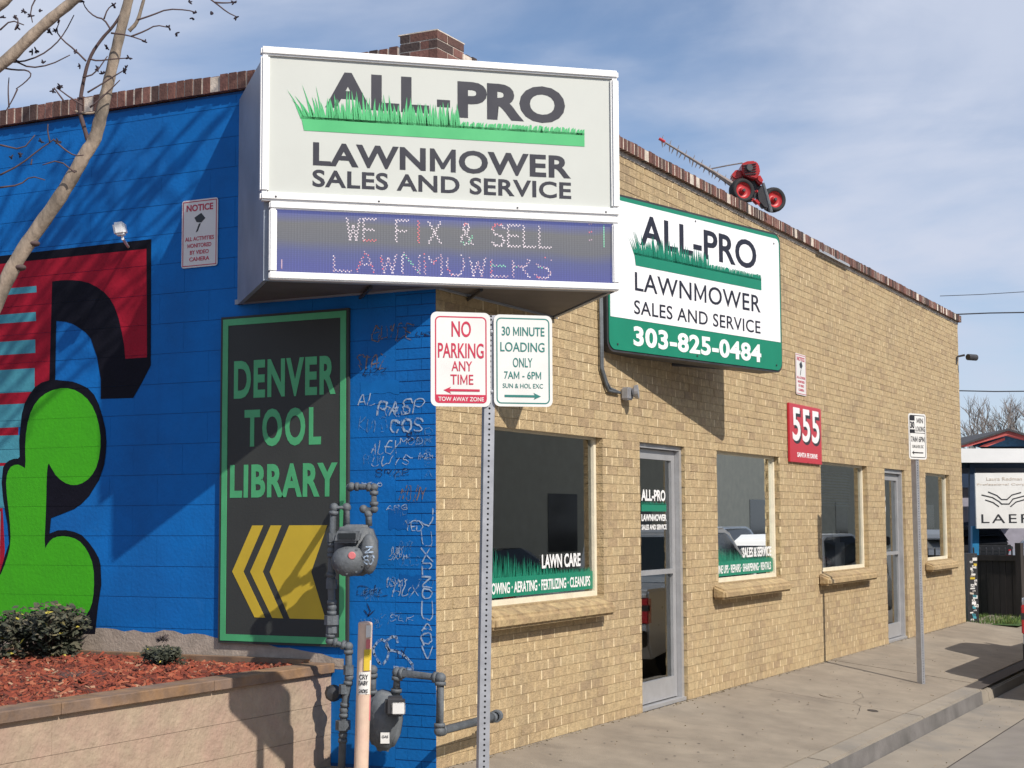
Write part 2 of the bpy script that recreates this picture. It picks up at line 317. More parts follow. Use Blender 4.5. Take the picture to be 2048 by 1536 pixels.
_tc = {}
def text(body, pl, box, n, m, parent, off=0.0, name='lettering', th=.002, space=1.0, shear=0, label=None):
    key = (body, off, space, shear)
    c = bpy.data.curves.new('t', 'FONT'); c.body = body; c.offset = off; c.resolution_u = 4; c.extrude = .05; c.space_character = space; c.shear = shear
    o = bpy.data.objects.new('t', c); COL.objects.link(o); dg = bpy.context.evaluated_depsgraph_get(); dg.update()
    me = bpy.data.meshes.new_from_object(o.evaluated_get(dg))
    if 'M' in body and off > 0:                # the heavy M is drawn as its own outline
        def xs_of(t):
            c.body = t; c.offset = 0; dg.update(); m_ = bpy.data.meshes.new_from_object(o.evaluated_get(dg)); r_ = [v.co.x for v in m_.vertices]; bpy.data.meshes.remove(m_); return r_
        bm = bmesh.new(); bm.from_mesh(me); cap = max(v.co.y for v in bm.verts) - off; new = []
        for i, ch in enumerate(body):
            if ch != 'M': continue
            pre = max(xs_of(body[:i]), default=-1) if body[:i].strip() else -1; full = [x for x in xs_of(body[:i + 1]) if x > pre + .002]; a, b = min(full) - off, max(full) + off
            bmesh.ops.delete(bm, geom=[v for v in bm.verts if a - .004 < v.co.x < b + .004], context='VERTS'); new.append((a, b))
        for a, b in new:
            w = .085 + off * 1.7; y0, y1 = -off, .69 + off if cap < .5 else cap + off; md = (a + b) / 2; vy = y0 + (y1 - y0) * .12; k = w * 1.15
            pts = [(a, y0), (a, y1), (a + w * .8, y1), (md, vy + k * 1.25), (b - w * .8, y1), (b, y1), (b, y0), (b - w, y0), (b - w, y1 - k * 1.9), (md + w * .28, vy), (md - w * .28, vy), (a + w, y1 - k * 1.9), (a + w, y0)]
            f_ = [bm.verts.new((x, y, .05)) for x, y in pts]; g_ = [bm.verts.new((x, y, -.05)) for x, y in pts]
            from mathutils.geometry import tessellate_polygon
            for tr in tessellate_polygon([[Vector((x, y, 0)) for x, y in pts]]):
                bm.faces.new([f_[k_] for k_ in tr]); bm.faces.new([g_[k_] for k_ in tr][::-1])
            for k_ in range(len(pts)): j_ = (k_ + 1) % len(pts); bm.faces.new((f_[k_], f_[j_], g_[j_], g_[k_]))
        bm.to_mesh(me); bm.free()
    bpy.data.objects.remove(o); bpy.data.curves.remove(c)
    xs = [v.co.x for v in me.vertices]; ys = [v.co.y for v in me.vertices]
    x0, x1, y0, y1 = min(xs), max(xs), min(ys), max(ys); u0, v0, u1, v1 = box
    for v in me.vertices:
        a, b, d = v.co; v.co = pl.p(u0 + (a - x0) / (x1 - x0) * (u1 - u0), v0 + (b - y0) / (y1 - y0) * (v1 - v0), n + (th if d > 0 else 0))
    me.materials.clear(); me.materials.append(M[m] if isinstance(m, str) else m); me.name = name
    ob = bpy.data.objects.new(name, me); COL.objects.link(ob); ob.parent = parent
    if parent.type == 'EMPTY' and parent.location.length > 0: me.transform(Matrix.Translation(-parent.location))
    if label: ob['label'] = label
    return ob

STR = {'A': [[(0, 0), (2, 6), (4, 0)], [(.8, 2), (3.2, 2)]], 'B': [[(0, 0), (0, 6), (3, 6), (4, 5), (3, 3), (0, 3)], [(3, 3), (4, 1.5), (3, 0), (0, 0)]], 'C': [[(4, 5), (3, 6), (1, 6), (0, 4.5), (0, 1.5), (1, 0), (3, 0), (4, 1)]],
       'D': [[(0, 0), (0, 6), (2.5, 6), (4, 4), (4, 2), (2.5, 0), (0, 0)]], 'E': [[(4, 6), (0, 6), (0, 0), (4, 0)], [(0, 3), (3.4, 3)]], 'F': [[(4, 6), (0, 6), (0, 0)], [(0, 3), (3.3, 3)]], 'G': [[(4, 5), (3, 6), (1, 6), (0, 4), (0, 2), (1, 0), (4, 0), (4, 3), (2, 3)]],
       'I': [[(2, 0), (2, 6)]], 'K': [[(0, 0), (0, 6)], [(4, 6), (0, 3), (4, 0)]], 'L': [[(0, 6), (0, 0), (4, 0)]], 'M': [[(0, 0), (0, 6), (2, 3), (4, 6), (4, 0)]], 'N': [[(0, 0), (0, 6), (4, 0), (4, 6)]],
       'O': [[(1, 0), (0, 2), (0, 4), (1, 6), (3, 6), (4, 4), (4, 2), (3, 0), (1, 0)]], 'P': [[(0, 0), (0, 6), (3, 6), (4, 4.7), (3, 3), (0, 3)]], 'R': [[(0, 0), (0, 6), (3, 6), (4, 4.7), (3, 3), (0, 3)], [(2, 3), (4, 0)]],
       'S': [[(4, 5), (3, 6), (1, 6), (0, 4.7), (1, 3.2), (3, 2.8), (4, 1.4), (3, 0), (1, 0), (0, 1)]], 'T': [[(0, 6), (4, 6)], [(2, 6), (2, 0)]], 'U': [[(0, 6), (0, 1.5), (1, 0), (3, 0), (4, 1.5), (4, 6)]],
       'V': [[(0, 6), (2, 0), (4, 6)]], 'W': [[(0, 6), (1, 0), (2, 4), (3, 0), (4, 6)]], 'X': [[(0, 0), (4, 6)], [(0, 6), (4, 0)]], 'Y': [[(0, 6), (2, 3), (4, 6)], [(2, 3), (2, 0)]], 'Z': [[(0, 6), (4, 6), (0, 0), (4, 0)]],
       '&': [[(4, 0), (1, 4.2), (1.2, 5.6), (2, 6), (2.8, 5.3), (2.5, 4), (.3, 2), (.3, .8), (1.3, 0), (2.6, .3), (4, 2.4)]], '/': [[(0, 0), (4, 6)]], 'J': [[(4, 6), (4, 1.5), (3, 0), (1, 0), (0, 1.5)]], 'H': [[(0, 0), (0, 6)], [(4, 0), (4, 6)], [(0, 3), (4, 3)]]}
def strokes(body, box, slant=0, jit=0, seed=0):
    r = random.Random(seed); u0, v0, u1, v1 = box; n = len(body); cw = (u1 - u0) / (n - .25); out = []
    for i, ch in enumerate(body):
        if ch == ' ': continue
        for ln in STR[ch]:
            out.append([(u0 + i * cw + x / 4 * cw * .75 + slant * y / 6 * (v1 - v0) + r.uniform(-jit, jit), v0 + y / 6 * (v1 - v0) + r.uniform(-jit, jit)) for x, y in ln])
    return out
def ribbon(mb, pl, line, w, n):
    for (a, b), (c, d) in zip(line, line[1:]):
        l = math.hypot(c - a, d - b)
        if l < 1e-6: continue
        ex, ey = (c - a) / l, (d - b) / l; px, py = -ey * w / 2, ex * w / 2; a2, b2, c2, d2 = a - ex * w * .3, b - ey * w * .3, c + ex * w * .3, d + ey * w * .3
        mb.poly([pl.p(a2 + px, b2 + py, n), pl.p(c2 + px, d2 + py, n), pl.p(c2 - px, d2 - py, n), pl.p(a2 - px, b2 - py, n)])

# ================================================================== GROUND
SW = .125                                      # fall of the pavement away from the wall
def gz(y): return -.125 * max(0, min(1.74, -y))
mb = MB(); mb.poly([(-400, -400, -1.3), (400, -400, -1.3), (400, 400, -1.3), (-400, 400, -1.3)])
mb.build('ground', 'asph', kind='structure')
KY = -1.74; KE = 9.05                          # kerb line, where the dropped kerb begins
pav = MB()
xs = [-9.5, -6.4, -3.3, -.2, 2.9, 6.0, 9.1, 12.2, 15.3, 18.4]
flags = bpy.data.objects.new('pavement', None)
pv = MB(); pv.poly([(-40, 0.002, -.012), (60, .002, -.012), (60, KY, gz(KY) - .012), (-40, KY, gz(KY) - .012)]); pvo = pv.build('pavement', 'joint', kind='structure')
rr = random.Random(3)
for a, b in zip([-40] + xs, xs + [60]):
    g = .006; dz = rr.uniform(-.002, .002)
    s = MB(); e1 = .0
    s.hexa([(a + g, KY + .17, gz(KY + .17) - .1), (b - g, KY + .17, gz(KY + .17) - .1), (b - g, e1, -.1), (a + g, e1, -.1), (a + g, KY + .17, gz(KY + .17) + dz), (b - g, KY + .17, gz(KY + .17) + dz), (b - g, e1, dz), (a + g, e1, dz)])
    s.build('paving_slab', 'conc', pvo)
# kerb pieces
ks = [-40, -9.5, -3.3, 2.9, 6.0]
def kerb(a, b, top0, top1):
    s = MB(); zt = gz(KY)
    for (x0, x1, h0, h1) in ((a, b, top0, top1),):
        s.hexa([(x0, KY - .06, -.6), (x1, KY - .06, -.6), (x1, KY + .164, -.6), (x0, KY + .164, -.6), (x0, KY - .02, zt + h0), (x1, KY - .02, zt + h1), (x1, KY + .164, zt + .02 + h1 * .9), (x0, KY + .164, zt + .02 + h0 * .9)])
    s.build('kerb_stone', 'kerb', kerbo, bevel=.012, seg=2)
kk = MB(); kk.box((-40, KY - .03, -.6), (60, KY + .10, -.42)); kerbo = kk.build('kerb', 'kerb', kind='structure')
for a, b in zip(ks, ks[1:]): kerb(a + .004, b - .004, 0, 0)
kerb(6.004, KE - .4, 0, 0); kerb(KE - .396, KE, 0, -.05); kerb(KE, 18, -.05, -.05)
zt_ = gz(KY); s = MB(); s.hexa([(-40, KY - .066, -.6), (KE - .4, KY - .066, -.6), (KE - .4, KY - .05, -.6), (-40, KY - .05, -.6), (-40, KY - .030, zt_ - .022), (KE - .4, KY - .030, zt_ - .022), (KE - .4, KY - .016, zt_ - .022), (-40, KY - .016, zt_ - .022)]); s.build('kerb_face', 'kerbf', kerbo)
RZ = gz(KY) - .155
rd = MB(); rd.poly([(-40, KY - .05, RZ), (60, KY - .05, RZ), (60, KY - .60, RZ - .035), (-40, KY - .60, RZ - .035)])
gu = rd.build('gutter', 'kerb', kind='structure')
rd = MB(); rd.poly([(-40, KY - .612, RZ - .036), (60, KY - .612, RZ - .036), (60, -14, RZ + .1), (-40, -14, RZ + .1)]); rd.build('road', 'road', kind='structure')
rd = MB(); rd.poly([(-40, KY - .59, RZ - .041), (60, KY - .59, RZ - .041), (60, KY - .62, RZ - .041), (-40, KY - .62, RZ - .041)]); rd.build('road_joint', 'joint', kind='structure')
rd = MB(); rd.poly([(-40, 0, -.02), (0, 0, -.02), (0, 1, -.02), (-40, 1, -.02)]); rd.build('path', 'conc', kind='structure')
# cracks, gum spots and grit
rc = random.Random(31)
def onpav(x, y, dz=.0035): return Vector((x, y, gz(y) + dz))
s = MB()
for (x, y, n, dx, dy) in ((3.4, -.3, 6, .05, -.12), (5.4, -1.3, 7, .18, .06), (9.6, -.3, 7, .25, -.12)):
    p = Vector((x, y, 0))
    for k in range(n):
        q = p + Vector((dx + rc.uniform(-.08, .08), dy + rc.uniform(-.07, .07), 0)); q.y = max(-1.5, min(-.02, q.y)); d = (q - p).normalized(); w = Vector((-d.y, d.x, 0)) * rc.uniform(.001, .0025)
        s.poly([onpav(*(p - w).xy), onpav(*(p + w).xy), onpav(*(q + w * .7).xy), onpav(*(q - w * .7).xy)]); p = q
s.build('pavement_cracks', 'joint', pvo, kind='stuff')
s = MB()
for k in range(90):
    x = rc.uniform(-.5, 12); y = rc.uniform(-1.55, -.08); r = rc.uniform(.006, .015); s.poly([onpav(x + r * math.cos(a * .785), y + r * .8 * math.sin(a * .785), .0032) for a in range(8)])
s.build('gum_spots', 'gum', pvo, kind='stuff')
s = MB()
for k in range(900):
    x = rc.uniform(.1, 16.5) if k % 3 else rc.uniform(-2, 14); y = -rc.uniform(.0, .05) if k % 3 else (rc.uniform(-2.35, -1.85) if k % 2 else rc.uniform(-1.6, -.05)); z = gz(y) if y > KY else RZ - .01; r = rc.uniform(.003, .010); c = Vector((x, y, z + .003)); s.blob(c, (r, r * .8, r * .5), 5, 3, rc.random())
s.build('pavement_grit', 'chip2', kind='stuff')
# two little covers in the pavement
for (px, py, r, lb) in ((1662, 1392, .11, 'worn round utility lid in the pavement, the nearer and wider one'), (1745, 1407, .05, 'small dark round cap in the pavement near the kerb')):
    q = onplane(px, py, 2, -.10); z = gz(q.y) + .003; s = MB(); sl_ = Vector((0, 1, .125)).normalized(); nn = Vector((0, -.125, 1)).normalized()
    s.lathe((q.x, q.y, z - .01), nn, [(0, r), (.012, r), (.013, r * .86), (.009, r * .84), (.009, 0)], 24)
    tag(s.build('utility_cover', 'conc' if r > .1 else 'joint'), lb, 'cover')

# ================================================================== THE BUILDING
B = thing('shop_building', 'tan brick corner shop with one wall painted blue and red brick coping', 'building')
BR, CH = .222, .073
OPEN = [(.755, 2.70, .945, 2.285, 'w'), (3.475, 4.533, -.1, 2.285, 'd'), (5.377, 7.322, .945, 2.275, 'w'), (8.841, 10.884, .945, 2.275, 'w'), (11.76, 12.84, -.1, 2.27, 'd'), (14.10, 15.70, .945, 2.27, 'w')]
WX, WT = 16.62, 64 * CH                       # wall length, top of the tan brickwork (4.672)
mb = MB()
brk = sorted({0., WX} | {v for o in OPEN for v in o[:2]})
for a, b in zip(brk, brk[1:]):
    o = next((o for o in OPEN if o[0] <= a and o[1] >= b), None)
    if o:
        if o[2] > 0: mb.box((a, -.0015, -.3), (b, .10, o[2] - .002))
        mb.box((a, -.0015, o[3] + .003), (b, .15, WT))
    else: mb.box((a + (.004 if a else .002), -.0015, -.3), (b - .004, .15, WT))
mb.box((WX - .15, .003, -.3), (WX - .004, 9, WT)); mb.box((.0025, .152, -.3), (.15, 9, WT))
mb.build('wall', 'mortar', B)
mb = MB(); mb.box((.16, .16, 4.3), (WX - .16, 9, 4.4)); mb.build('roof', 'roofm', B)
mb = MB(); mb.box((.16, .16, -.05), (WX - .16, 5, .01)); mb.build('floor', 'floor', B)
mb = MB(); mb.box((.16, 4.9, .01), (WX - .16, 5.0, 2.9)); mb.box((.152, .16, .01), (.3, 5, 2.9)); mb.box((.16, .16, 2.9), (WX - .16, 5, 2.95)); mb.build('interior_wall', 'plate', B)
mb = MB()
mb.box((4.75, .2, .01), (4.9, 4.8, 2.88)); mb.box((8.1, .2, .01), (8.25, 4.8, 2.88)); mb.build('interior_partition', 'plate', B)
# bricks
rb = random.Random(11); cand = []; field = MB(); ticks = MB()
def seen(x, z):
    if z < 0: return False
    if z > 3.14 and x < 1.8 - (z - 3.14) * .3: return False
    if x < .95 and 2.1 < z < 2.85: return False
    return True
for c in range(64):
    z0 = c * CH; zc = z0 + CH / 2
    off = 0 if c % 2 == 0 else -BR / 2
    k = 0
    while True:
        x0 = off + k * BR; x1 = x0 + BR; k += 1
        if x0 > WX: break
        x0 = max(x0, 0.); x1 = min(x1, WX)
        segs = [(x0, x1)]
        for o in OPEN:
            if o[2] < zc < o[3]:
                ns = []
                for a, b in segs:
                    if b <= o[0] or a >= o[1]: ns.append((a, b)); continue
                    if a < o[0]: ns.append((a, o[0]))
                    if b > o[1]: ns.append((o[1], b))
                segs = ns
        for a, b in segs:
            if b - a < .03: continue
            jx = rb.uniform(-.0012, .0012); pr = -.0050 + rb.uniform(-.0016, .0016); tone = rb.random()
            edge0 = any(abs(a - o[1]) < .001 for o in OPEN) or a == 0; edge1 = any(abs(b - o[0]) < .001 for o in OPEN)
            g0 = .0 if edge0 else .0075; g1 = .0 if edge1 else .0075
            bx = (a + g0 + jx, b - g1 + jx, z0 + .0026, z0 + CH - .0026, pr, .12 if (edge0 or edge1) else .02, tone)
            if a > 0 and not edge0: ticks.box((a - .0078, -.0053 + rb.uniform(-.0012, .0022), z0 + .003), (a + .0078, .01, z0 + CH - .003), 0, (1, 3, 4)) if rb.random() < .9 else None
            full = abs(b - a - BR) < .001
            d = (Vector((a, 0, zc)) - CAM).length
            cand.append((d if seen((a + b) / 2, zc) else 99, full, bx))
cand.sort(key=lambda t: t[0])
sm = MB(); w2 = BR / 2 - .0075; h2 = CH / 2 - .0026; sm.box((-w2, -.0050, -h2), (w2, .02, h2)); fullme = sm.mesh('brick'); fullme.materials.append(M['brick_o'])
bm = bmesh.new(); bm.from_mesh(fullme); bmesh.ops.recalc_face_normals(bm, faces=bm.faces); bm.to_mesh(fullme); bm.free()
for i, (d, full, q) in enumerate(cand):
    if i < 300:
        if full:
            o = bpy.data.objects.new('brick', fullme); o.location = ((q[0] + q[1]) / 2, q[4] + .0050, (q[2] + q[3]) / 2)
            COL.objects.link(o); o.parent = B
        else:
            s = MB(); s.box((q[0], q[4], q[2]), (q[1], q[5], q[3]), q[6]); s.build('brick', 'brick_o', B)
    else: field.box((q[0], q[4], q[2]), (q[1], q[5], q[3]), q[6], (4,))
field.build('bricks', 'brick_f', B, kind='stuff'); ticks.build('mortar_joints', 'tick', B, kind='stuff')
# ---- blue wall: quoin bricks then blocks
mb = MB(); mb.box((-.0030, -.006, -.3), (.0, 9, WT)); mb.build('painted_joint_wall', 'bluej', B)
BH = .2185; BZ = -.0205
for k in range(0, 22):
    zz = BZ + k * BH
    for j in range(3):
        z0 = zz + j * BH / 3; z1 = z0 + BH / 3
        if z1 > 4.66 or z1 < .02: continue
        cut = .205 if (j + k) % 2 else .10
        for a, b in ((-.0058, cut), (cut, .30)):
            s = MB(); s.box((-.0065 + rb.uniform(-.001, .001), a + (.0015 if a > 0 else 0), z0 + .003), (-.0028, b - .0015, z1 - .003)); s.build('painted_brick', 'blue', B)
    off = .30 if k % 2 else .30 - BR
    y = off
    while y < 5.2:
        a, b = max(y, .30), y + BR * 2; y += BR * 2
        z0, z1 = max(zz, 0), min(zz + BH, 4.655)
        if z1 < .7 and a > .9: continue
        s = MB(); s.box((-.0065 + rb.uniform(-.0005, .0005), a + .0008, z0 + .0018), (-.0028, b - .0008, z1 - .0018)); s.build('painted_block', 'blue', B)
# ---- coping
copme = None
def coping_brick(a, b, axis, z0=4.70, z1=4.80):
    s = MB(); e = rb.uniform(-.006, .006); h = rb.uniform(-.004, .004)
    if axis == 'x': s.box((a + .010, -.058 + e, z0), (b - .010, .20, z1 + h))
    else: s.box((-.045 + e, a + .008, z0 - .02), (.20, b - .008, z1 + h))
    s.build('coping_brick', 'cop_o', B)
x = .335
while x < WX - .02: coping_brick(x, min(x + .0785, WX + .03), 'x'); x += .0785
y = .26
while y < 5.0: coping_brick(y, y + .0785, 'y'); y += .0785
mb = MB(); mb.box((.30, -.053, 4.702), (WX + .02, .19, 4.795)); mb.box((-.040, .24, 4.684), (.19, 5.05, 4.793)); mb.box((-.041, -.041, 4.674), (.325, .239, 4.866)); mb.box((.0, -.012, 4.66), (WX, .1, 4.701)); mb.build('coping_mortar', 'cmort', B)
# corner pier of stretcher courses
for j, (z0, z1) in enumerate(((4.676, 4.745), (4.754, 4.806), (4.815, 4.868))):
    h = BR * .8 if j % 2 else .10
    for a, b in ((-.045, h), (h, .33)):
        if b - a > .03: s = MB(); s.box((a + .006 if a > 0 else a, -.045, z0), (b - .006, .02, z1)); s.build('pier_brick', 'cop_o', B)
    h = .09 if j % 2 else .17
    for a, b in ((.02, h), (h, .25)):
        if b - a > .03: s = MB(); s.box((-.045, a + .002, z0), (.03, b - .006, z1)); s.build('pier_brick', 'cop_o', B)
mb = MB(); mb.box((-.046, -.046, 4.8685), (.335, .26, 4.876)); mb.build('pier_cap', 'cmort', B)
# pale metal flashing strip on part of the coping
mb = MB(); mb.box((8.8, -.06, 4.68), (10.1, -.052, 4.71)); mb.build('flashing', 'pmet', B)

# ---- mural: paint follows the blocks, sunk into the joints
def blocklines():
    zs = [BZ + k * BH for k in range(23)]
    return zs
def paint(name, pts, m, n, hole=None, label=None):
    from mathutils.geometry import tessellate_polygon
    bm = bmesh.new(); vs = [bm.verts.new(BLUE.p(-y, z, 0)) for y, z in pts]
    for tr in tessellate_polygon([[Vector((y, z, 0)) for y, z in pts]]): bm.faces.new([vs[k] for k in tr])
    for z in blocklines():
        for zz in (z - .002, z + .002):
            bmesh.ops.bisect_plane(bm, geom=bm.verts[:] + bm.edges[:] + bm.faces[:], plane_co=(0, 0, zz), plane_no=(0, 0, 1))
    bm.faces.ensure_lookup_table(); jf = []
    for f in bm.faces:
        zc = f.calc_center_median().z; fr = (zc - BZ) % BH
        if fr < .002 or fr > BH - .002: jf.append(f)
    bmesh.ops.split(bm, geom=jf)
    jj = set()
    for f in bm.faces:
        zc = f.calc_center_median().z; fr = (zc - BZ) % BH
        d = -.0080 - n * .4
        if fr < .002 or fr > BH - .002: d = -.0045 - n
        for v in f.verts: v.co.x = d
    # face the street
    for f in bm.faces:
        f.normal_update()
        if f.normal.x > 0: f.normal_flip()
    me = bpy.data.meshes.new(name); bm.to_mesh(me); bm.free(); me.materials.append(M[m]); o = bpy.data.objects.new(name, me); COL.objects.link(o); o.parent = B
    if label: o['label'] = label
    return o
red = [(5.2, 3.6), (2.426, 3.602), (2.407, 2.801), (2.61, 2.801), (2.646, 3.0), (2.721, 3.197), (2.819, 3.307), (2.975, 3.39), (3.143, 3.422), (3.329, 3.426), (3.32, 2.4), (3.64, 2.4), (3.64, 2.05), (3.80, 1.9), (3.75, 1.4), (3.802, .9), (5.2, .9)]
blk = [(5.2, 3.658), (2.383, 3.669), (2.371, 2.741), (2.45, 2.62), (2.529, 2.51), (2.835, 2.515), (2.839, 2.663), (2.878, 2.829), (2.941, 2.97), (2.995, 3.02), (3.064, 3.06), (3.12, 3.09), (3.185, 3.11), (3.281, 3.122), (3.28, 2.667), (3.339, 2.62), (3.329, 3.426), (3.24, 3.428), (3.143, 3.422), (3.05, 3.41), (2.975, 3.39), (2.89, 3.352), (2.819, 3.307), (2.765, 3.258), (2.721, 3.197), (2.678, 3.105), (2.646, 3.0), (2.622, 2.90), (2.61, 2.801), (2.407, 2.801), (2.426, 3.602), (5.2, 3.6)]
blk2 = [(3.619, 2.108), (3.628, 2.234), (3.608, 2.423), (3.58, 2.51), (3.536, 2.573), (3.48, 2.63), (3.414, 2.662), (3.34, 2.675), (3.265, 2.675), (3.191, 2.665), (3.11, 2.655), (3.045, 2.635), (2.96, 2.60), (2.898, 2.547), (2.85, 2.47), (2.813, 2.377), (2.785, 2.29), (2.774, 2.199), (2.778, 2.11), (2.792, 2.027), (2.837, 1.918), (2.93, 1.801), (3.0, 1.745), (3.072, 1.707), (3.216, 1.664), (3.294, 1.642), (3.306, 1.527), (3.23, 1.55), (3.15, 1.552), (3.07, 1.54), (2.995, 1.515), (2.93, 1.465), (2.873, 1.406), (2.83, 1.35), (2.81, 1.297), (2.800, 1.152), (2.827, 1.006), (2.851, 0.796), (3.9, 0.771), (3.85, 1.2), (3.802, 1.214), (3.745, 1.365), (3.707, 1.455), (3.726, 1.591), (3.777, 1.781), (3.797, 1.914), (3.785, 2.028), (3.76, 2.06), (3.725, 2.08), (3.68, 2.092), (3.634, 2.093)]
def smooth(pts, it=1):
    for _ in range(it):
        o = []
        for i in range(len(pts)):
            a = pts[i]; b = pts[(i + 1) % len(pts)]
            o.append((a[0] * .75 + b[0] * .25, a[1] * .75 + b[1] * .25)); o.append((a[0] * .25 + b[0] * .75, a[1] * .25 + b[1] * .75))
        pts = o
    return pts
grn = [(3.556, 2.012), (3.568, 2.237), (3.537, 2.405), (3.465, 2.524), (3.342, 2.595), (3.185, 2.615), (3.053, 2.583), (2.931, 2.496), (2.856, 2.364), (2.824, 2.199), (2.849, 2.035), (2.918, 1.937), (3.023, 1.884), (3.131, 1.885), (3.243, 1.943), (3.303, 2.017), (3.334, 2.061), (3.346, 1.952), (3.345, 1.732), (3.357, 1.4), (3.314, 1.463), (3.256, 1.501), (3.146, 1.509), (3.028, 1.482), (2.941, 1.409), (2.876, 1.293), (2.867, 1.116), (2.89, 0.992), (2.957, 0.909), (3.091, 0.873), (3.255, 0.88), (3.411, 0.973), (3.565, 0.862), (3.9, 0.847), (3.9, 1.187), (3.801, 1.187), (3.729, 1.327), (3.689, 1.454), (3.707, 1.64), (3.743, 1.828), (3.753, 1.94), (3.723, 2.025), (3.65, 2.052), (3.587, 2.032)]
paint('mural_paint', red, 'mred', 0, label='red area of the painted mural letter')
for a, b in [(3.403, 3.353), (3.203, 3.134), (2.993, 2.89), (2.775, 2.596), (2.509, 2.331), (2.271, 2.063), (2.04, 1.72), (1.695, 1.432), (1.415, 1.245)]:
    paint('mural_stripe', [(3.487 if a > 2.2 else 3.80 if a < 1.8 else 3.70, a), (3.483 if a > 2.2 else 3.80 if a < 1.8 else 3.70, b), (5.2, b + .003), (5.2, a + .003)], 'mcy', .001)
paint('mural_outline', blk, 'mblk', .002); paint('mural_outline', blk2, 'mblk', .003); paint('mural_shape', smooth(grn), 'mgrn', .004, label='lime green shape of the mural')
bare = [(5.2, .66), (5.2, .86), (3.2, .84)]
yy = 2.85
while yy > .72: bare.append((yy, .83 - max(0, (2.1 - yy)) * .095 + rb.uniform(-.012, .014))); yy -= .09
bare += [(.70, .69), (.70, .62)]
paint('bare_block_strip', bare, 'bare', .001)

# ---- graffiti near the corner
def px2blue(px, py): p = onplane(px, py, 0, 0); return (-p.y, p.z)
def tagbox(x0, y0, x1, y1): a = px2blue(x0, y1); b = px2blue(x1, y0); return (a[0], a[1], b[0], b[1])
def hand_line(ln, r, amp):                     # a drawn stroke: bent, of uneven width
    o = [ln[0]]
    for (a, b), (c, d) in zip(ln, ln[1:]):
        for k in (1, 2): o.append((a + (c - a) * k / 2 + r.uniform(-amp, amp), b + (d - b) * k / 2 + r.uniform(-amp, amp)))
    for _ in range(2):                         # corners rounded the way an arm moves
        q = [o[0]]
        for (a, b), (c, d) in zip(o, o[1:]): q += [(a * .75 + c * .25, b * .75 + d * .25), (a * .25 + c * .75, b * .25 + d * .75)]
        o = q + [o[-1]]
    return o
def graf(body, bx, m, w, slant=.1, jit=.006, seed=1):
    s = MB(); rg_ = random.Random(seed * 7)
    for ln in strokes(body, bx, slant, jit, seed):
        hl = hand_line(ln, rg_, jit * .8); w0 = rg_.uniform(.5, 1.0); n_ = len(hl)
        for i_, (a, b) in enumerate(zip(hl, hl[1:])): ribbon(s, BLUE, [a, b], w * w0 * (1.05 - .5 * i_ / n_), .0095 + i_ * .00001)
    s.build('graffiti_tag', m, B)
graf('AL', tagbox(716, 785, 750, 812), 'tag_w', .014, .3, .008, 2)
graf('RASP', tagbox(757, 800, 845, 830), 'tag_w', .016, .2, .008, 3)
graf('COS', tagbox(783, 838, 846, 864), 'tag_w', .018, .05, .006, 4)
graf('KUND', tagbox(718, 835, 775, 862), 'tag_f', .010, .1, .01, 5)
graf('ALEX', tagbox(742, 882, 795, 908), 'tag_w', .011, .3, .009, 6)
graf('LUIS', tagbox(745, 912, 820, 930), 'tag_w', .010, .4, .009, 7)
graf('MOD', tagbox(802, 875, 846, 890), 'tag_w', .008, .1, .005, 8)
graf('SRZE', tagbox(752, 938, 820, 952), 'tag_k', .008, .1, .005, 9)
graf('GUYDE', tagbox(745, 648, 825, 682), 'tag_o', .012, .1, .012, 10)
graf('STAZ', tagbox(716, 708, 770, 738), 'tag_o', .013, .1, .012, 11)
graf('NOIM', tagbox(800, 972, 846, 1000), 'tag_o', .011, .3, .008, 12)
graf('ARG', tagbox(775, 1010, 815, 1020), 'tag_w', .006, .1, .004, 13)
graf('YED', tagbox(812, 1042, 844, 1062), 'tag_w', .010, .1, .006, 14)
graf('JLLS', tagbox(798, 1112, 840, 1130), 'tag_f', .008, .1, .004, 15)
graf('HUX', tagbox(787, 1170, 835, 1192), 'tag_w', .009, .3, .012, 16)
graf('MT', tagbox(750, 1225, 785, 1250), 'tag_f', .010, .5, .008, 17)
graf('DL', tagbox(716, 1172, 775, 1190), 'tag_k', .008, .1, .006, 18)
for i, (ch, y0, y1) in enumerate((('J', 1018, 1052), ('U', 1062, 1092), ('X', 1095, 1122), ('P', 1126, 1150), ('Z', 1155, 1175), ('O', 1178, 1196), ('U', 1202, 1238), ('A', 1245, 1262), ('O', 1266, 1288), ('V', 1292, 1318))):
    graf(ch, tagbox(845, y0, 866, y1), 'tag_w', .013, 0, .006, 20 + i)
for i, (ch, y0, y1) in enumerate((('D', 856, 868), ('R', 872, 886), ('S', 898, 910), ('E', 920, 934), ('A', 940, 954))):
    graf(ch, tagbox(852, y0, 866, y1), 'tag_f', .008, 0, .004, 40 + i)
s = MB()
loop = [(752, 1290), (758, 1282), (766, 1279), (774, 1283), (780, 1300), (776, 1318), (768, 1328), (760, 1325), (750, 1308), (748, 1296), (752, 1290)]
l2 = [(797, 1284), (794, 1274), (786, 1273), (776, 1280), (774, 1292), (780, 1300), (795, 1302), (812, 1312), (826, 1328), (827, 1338), (815, 1337), (790, 1334)]
for ln in (loop, l2): ribbon(s, BLUE, [px2blue(*p) for p in ln], .017, .0095)
s.build('graffiti_tag', 'tag_w', B)
s = MB()
for ln in ([(735, 1205), (742, 1222), (737, 1232)], [(727, 1215), (738, 1232), (751, 1220)]): ribbon(s, BLUE, [px2blue(*p) for p in ln], .008, .0095)
s.build('graffiti_tag', 'tag_k', B)

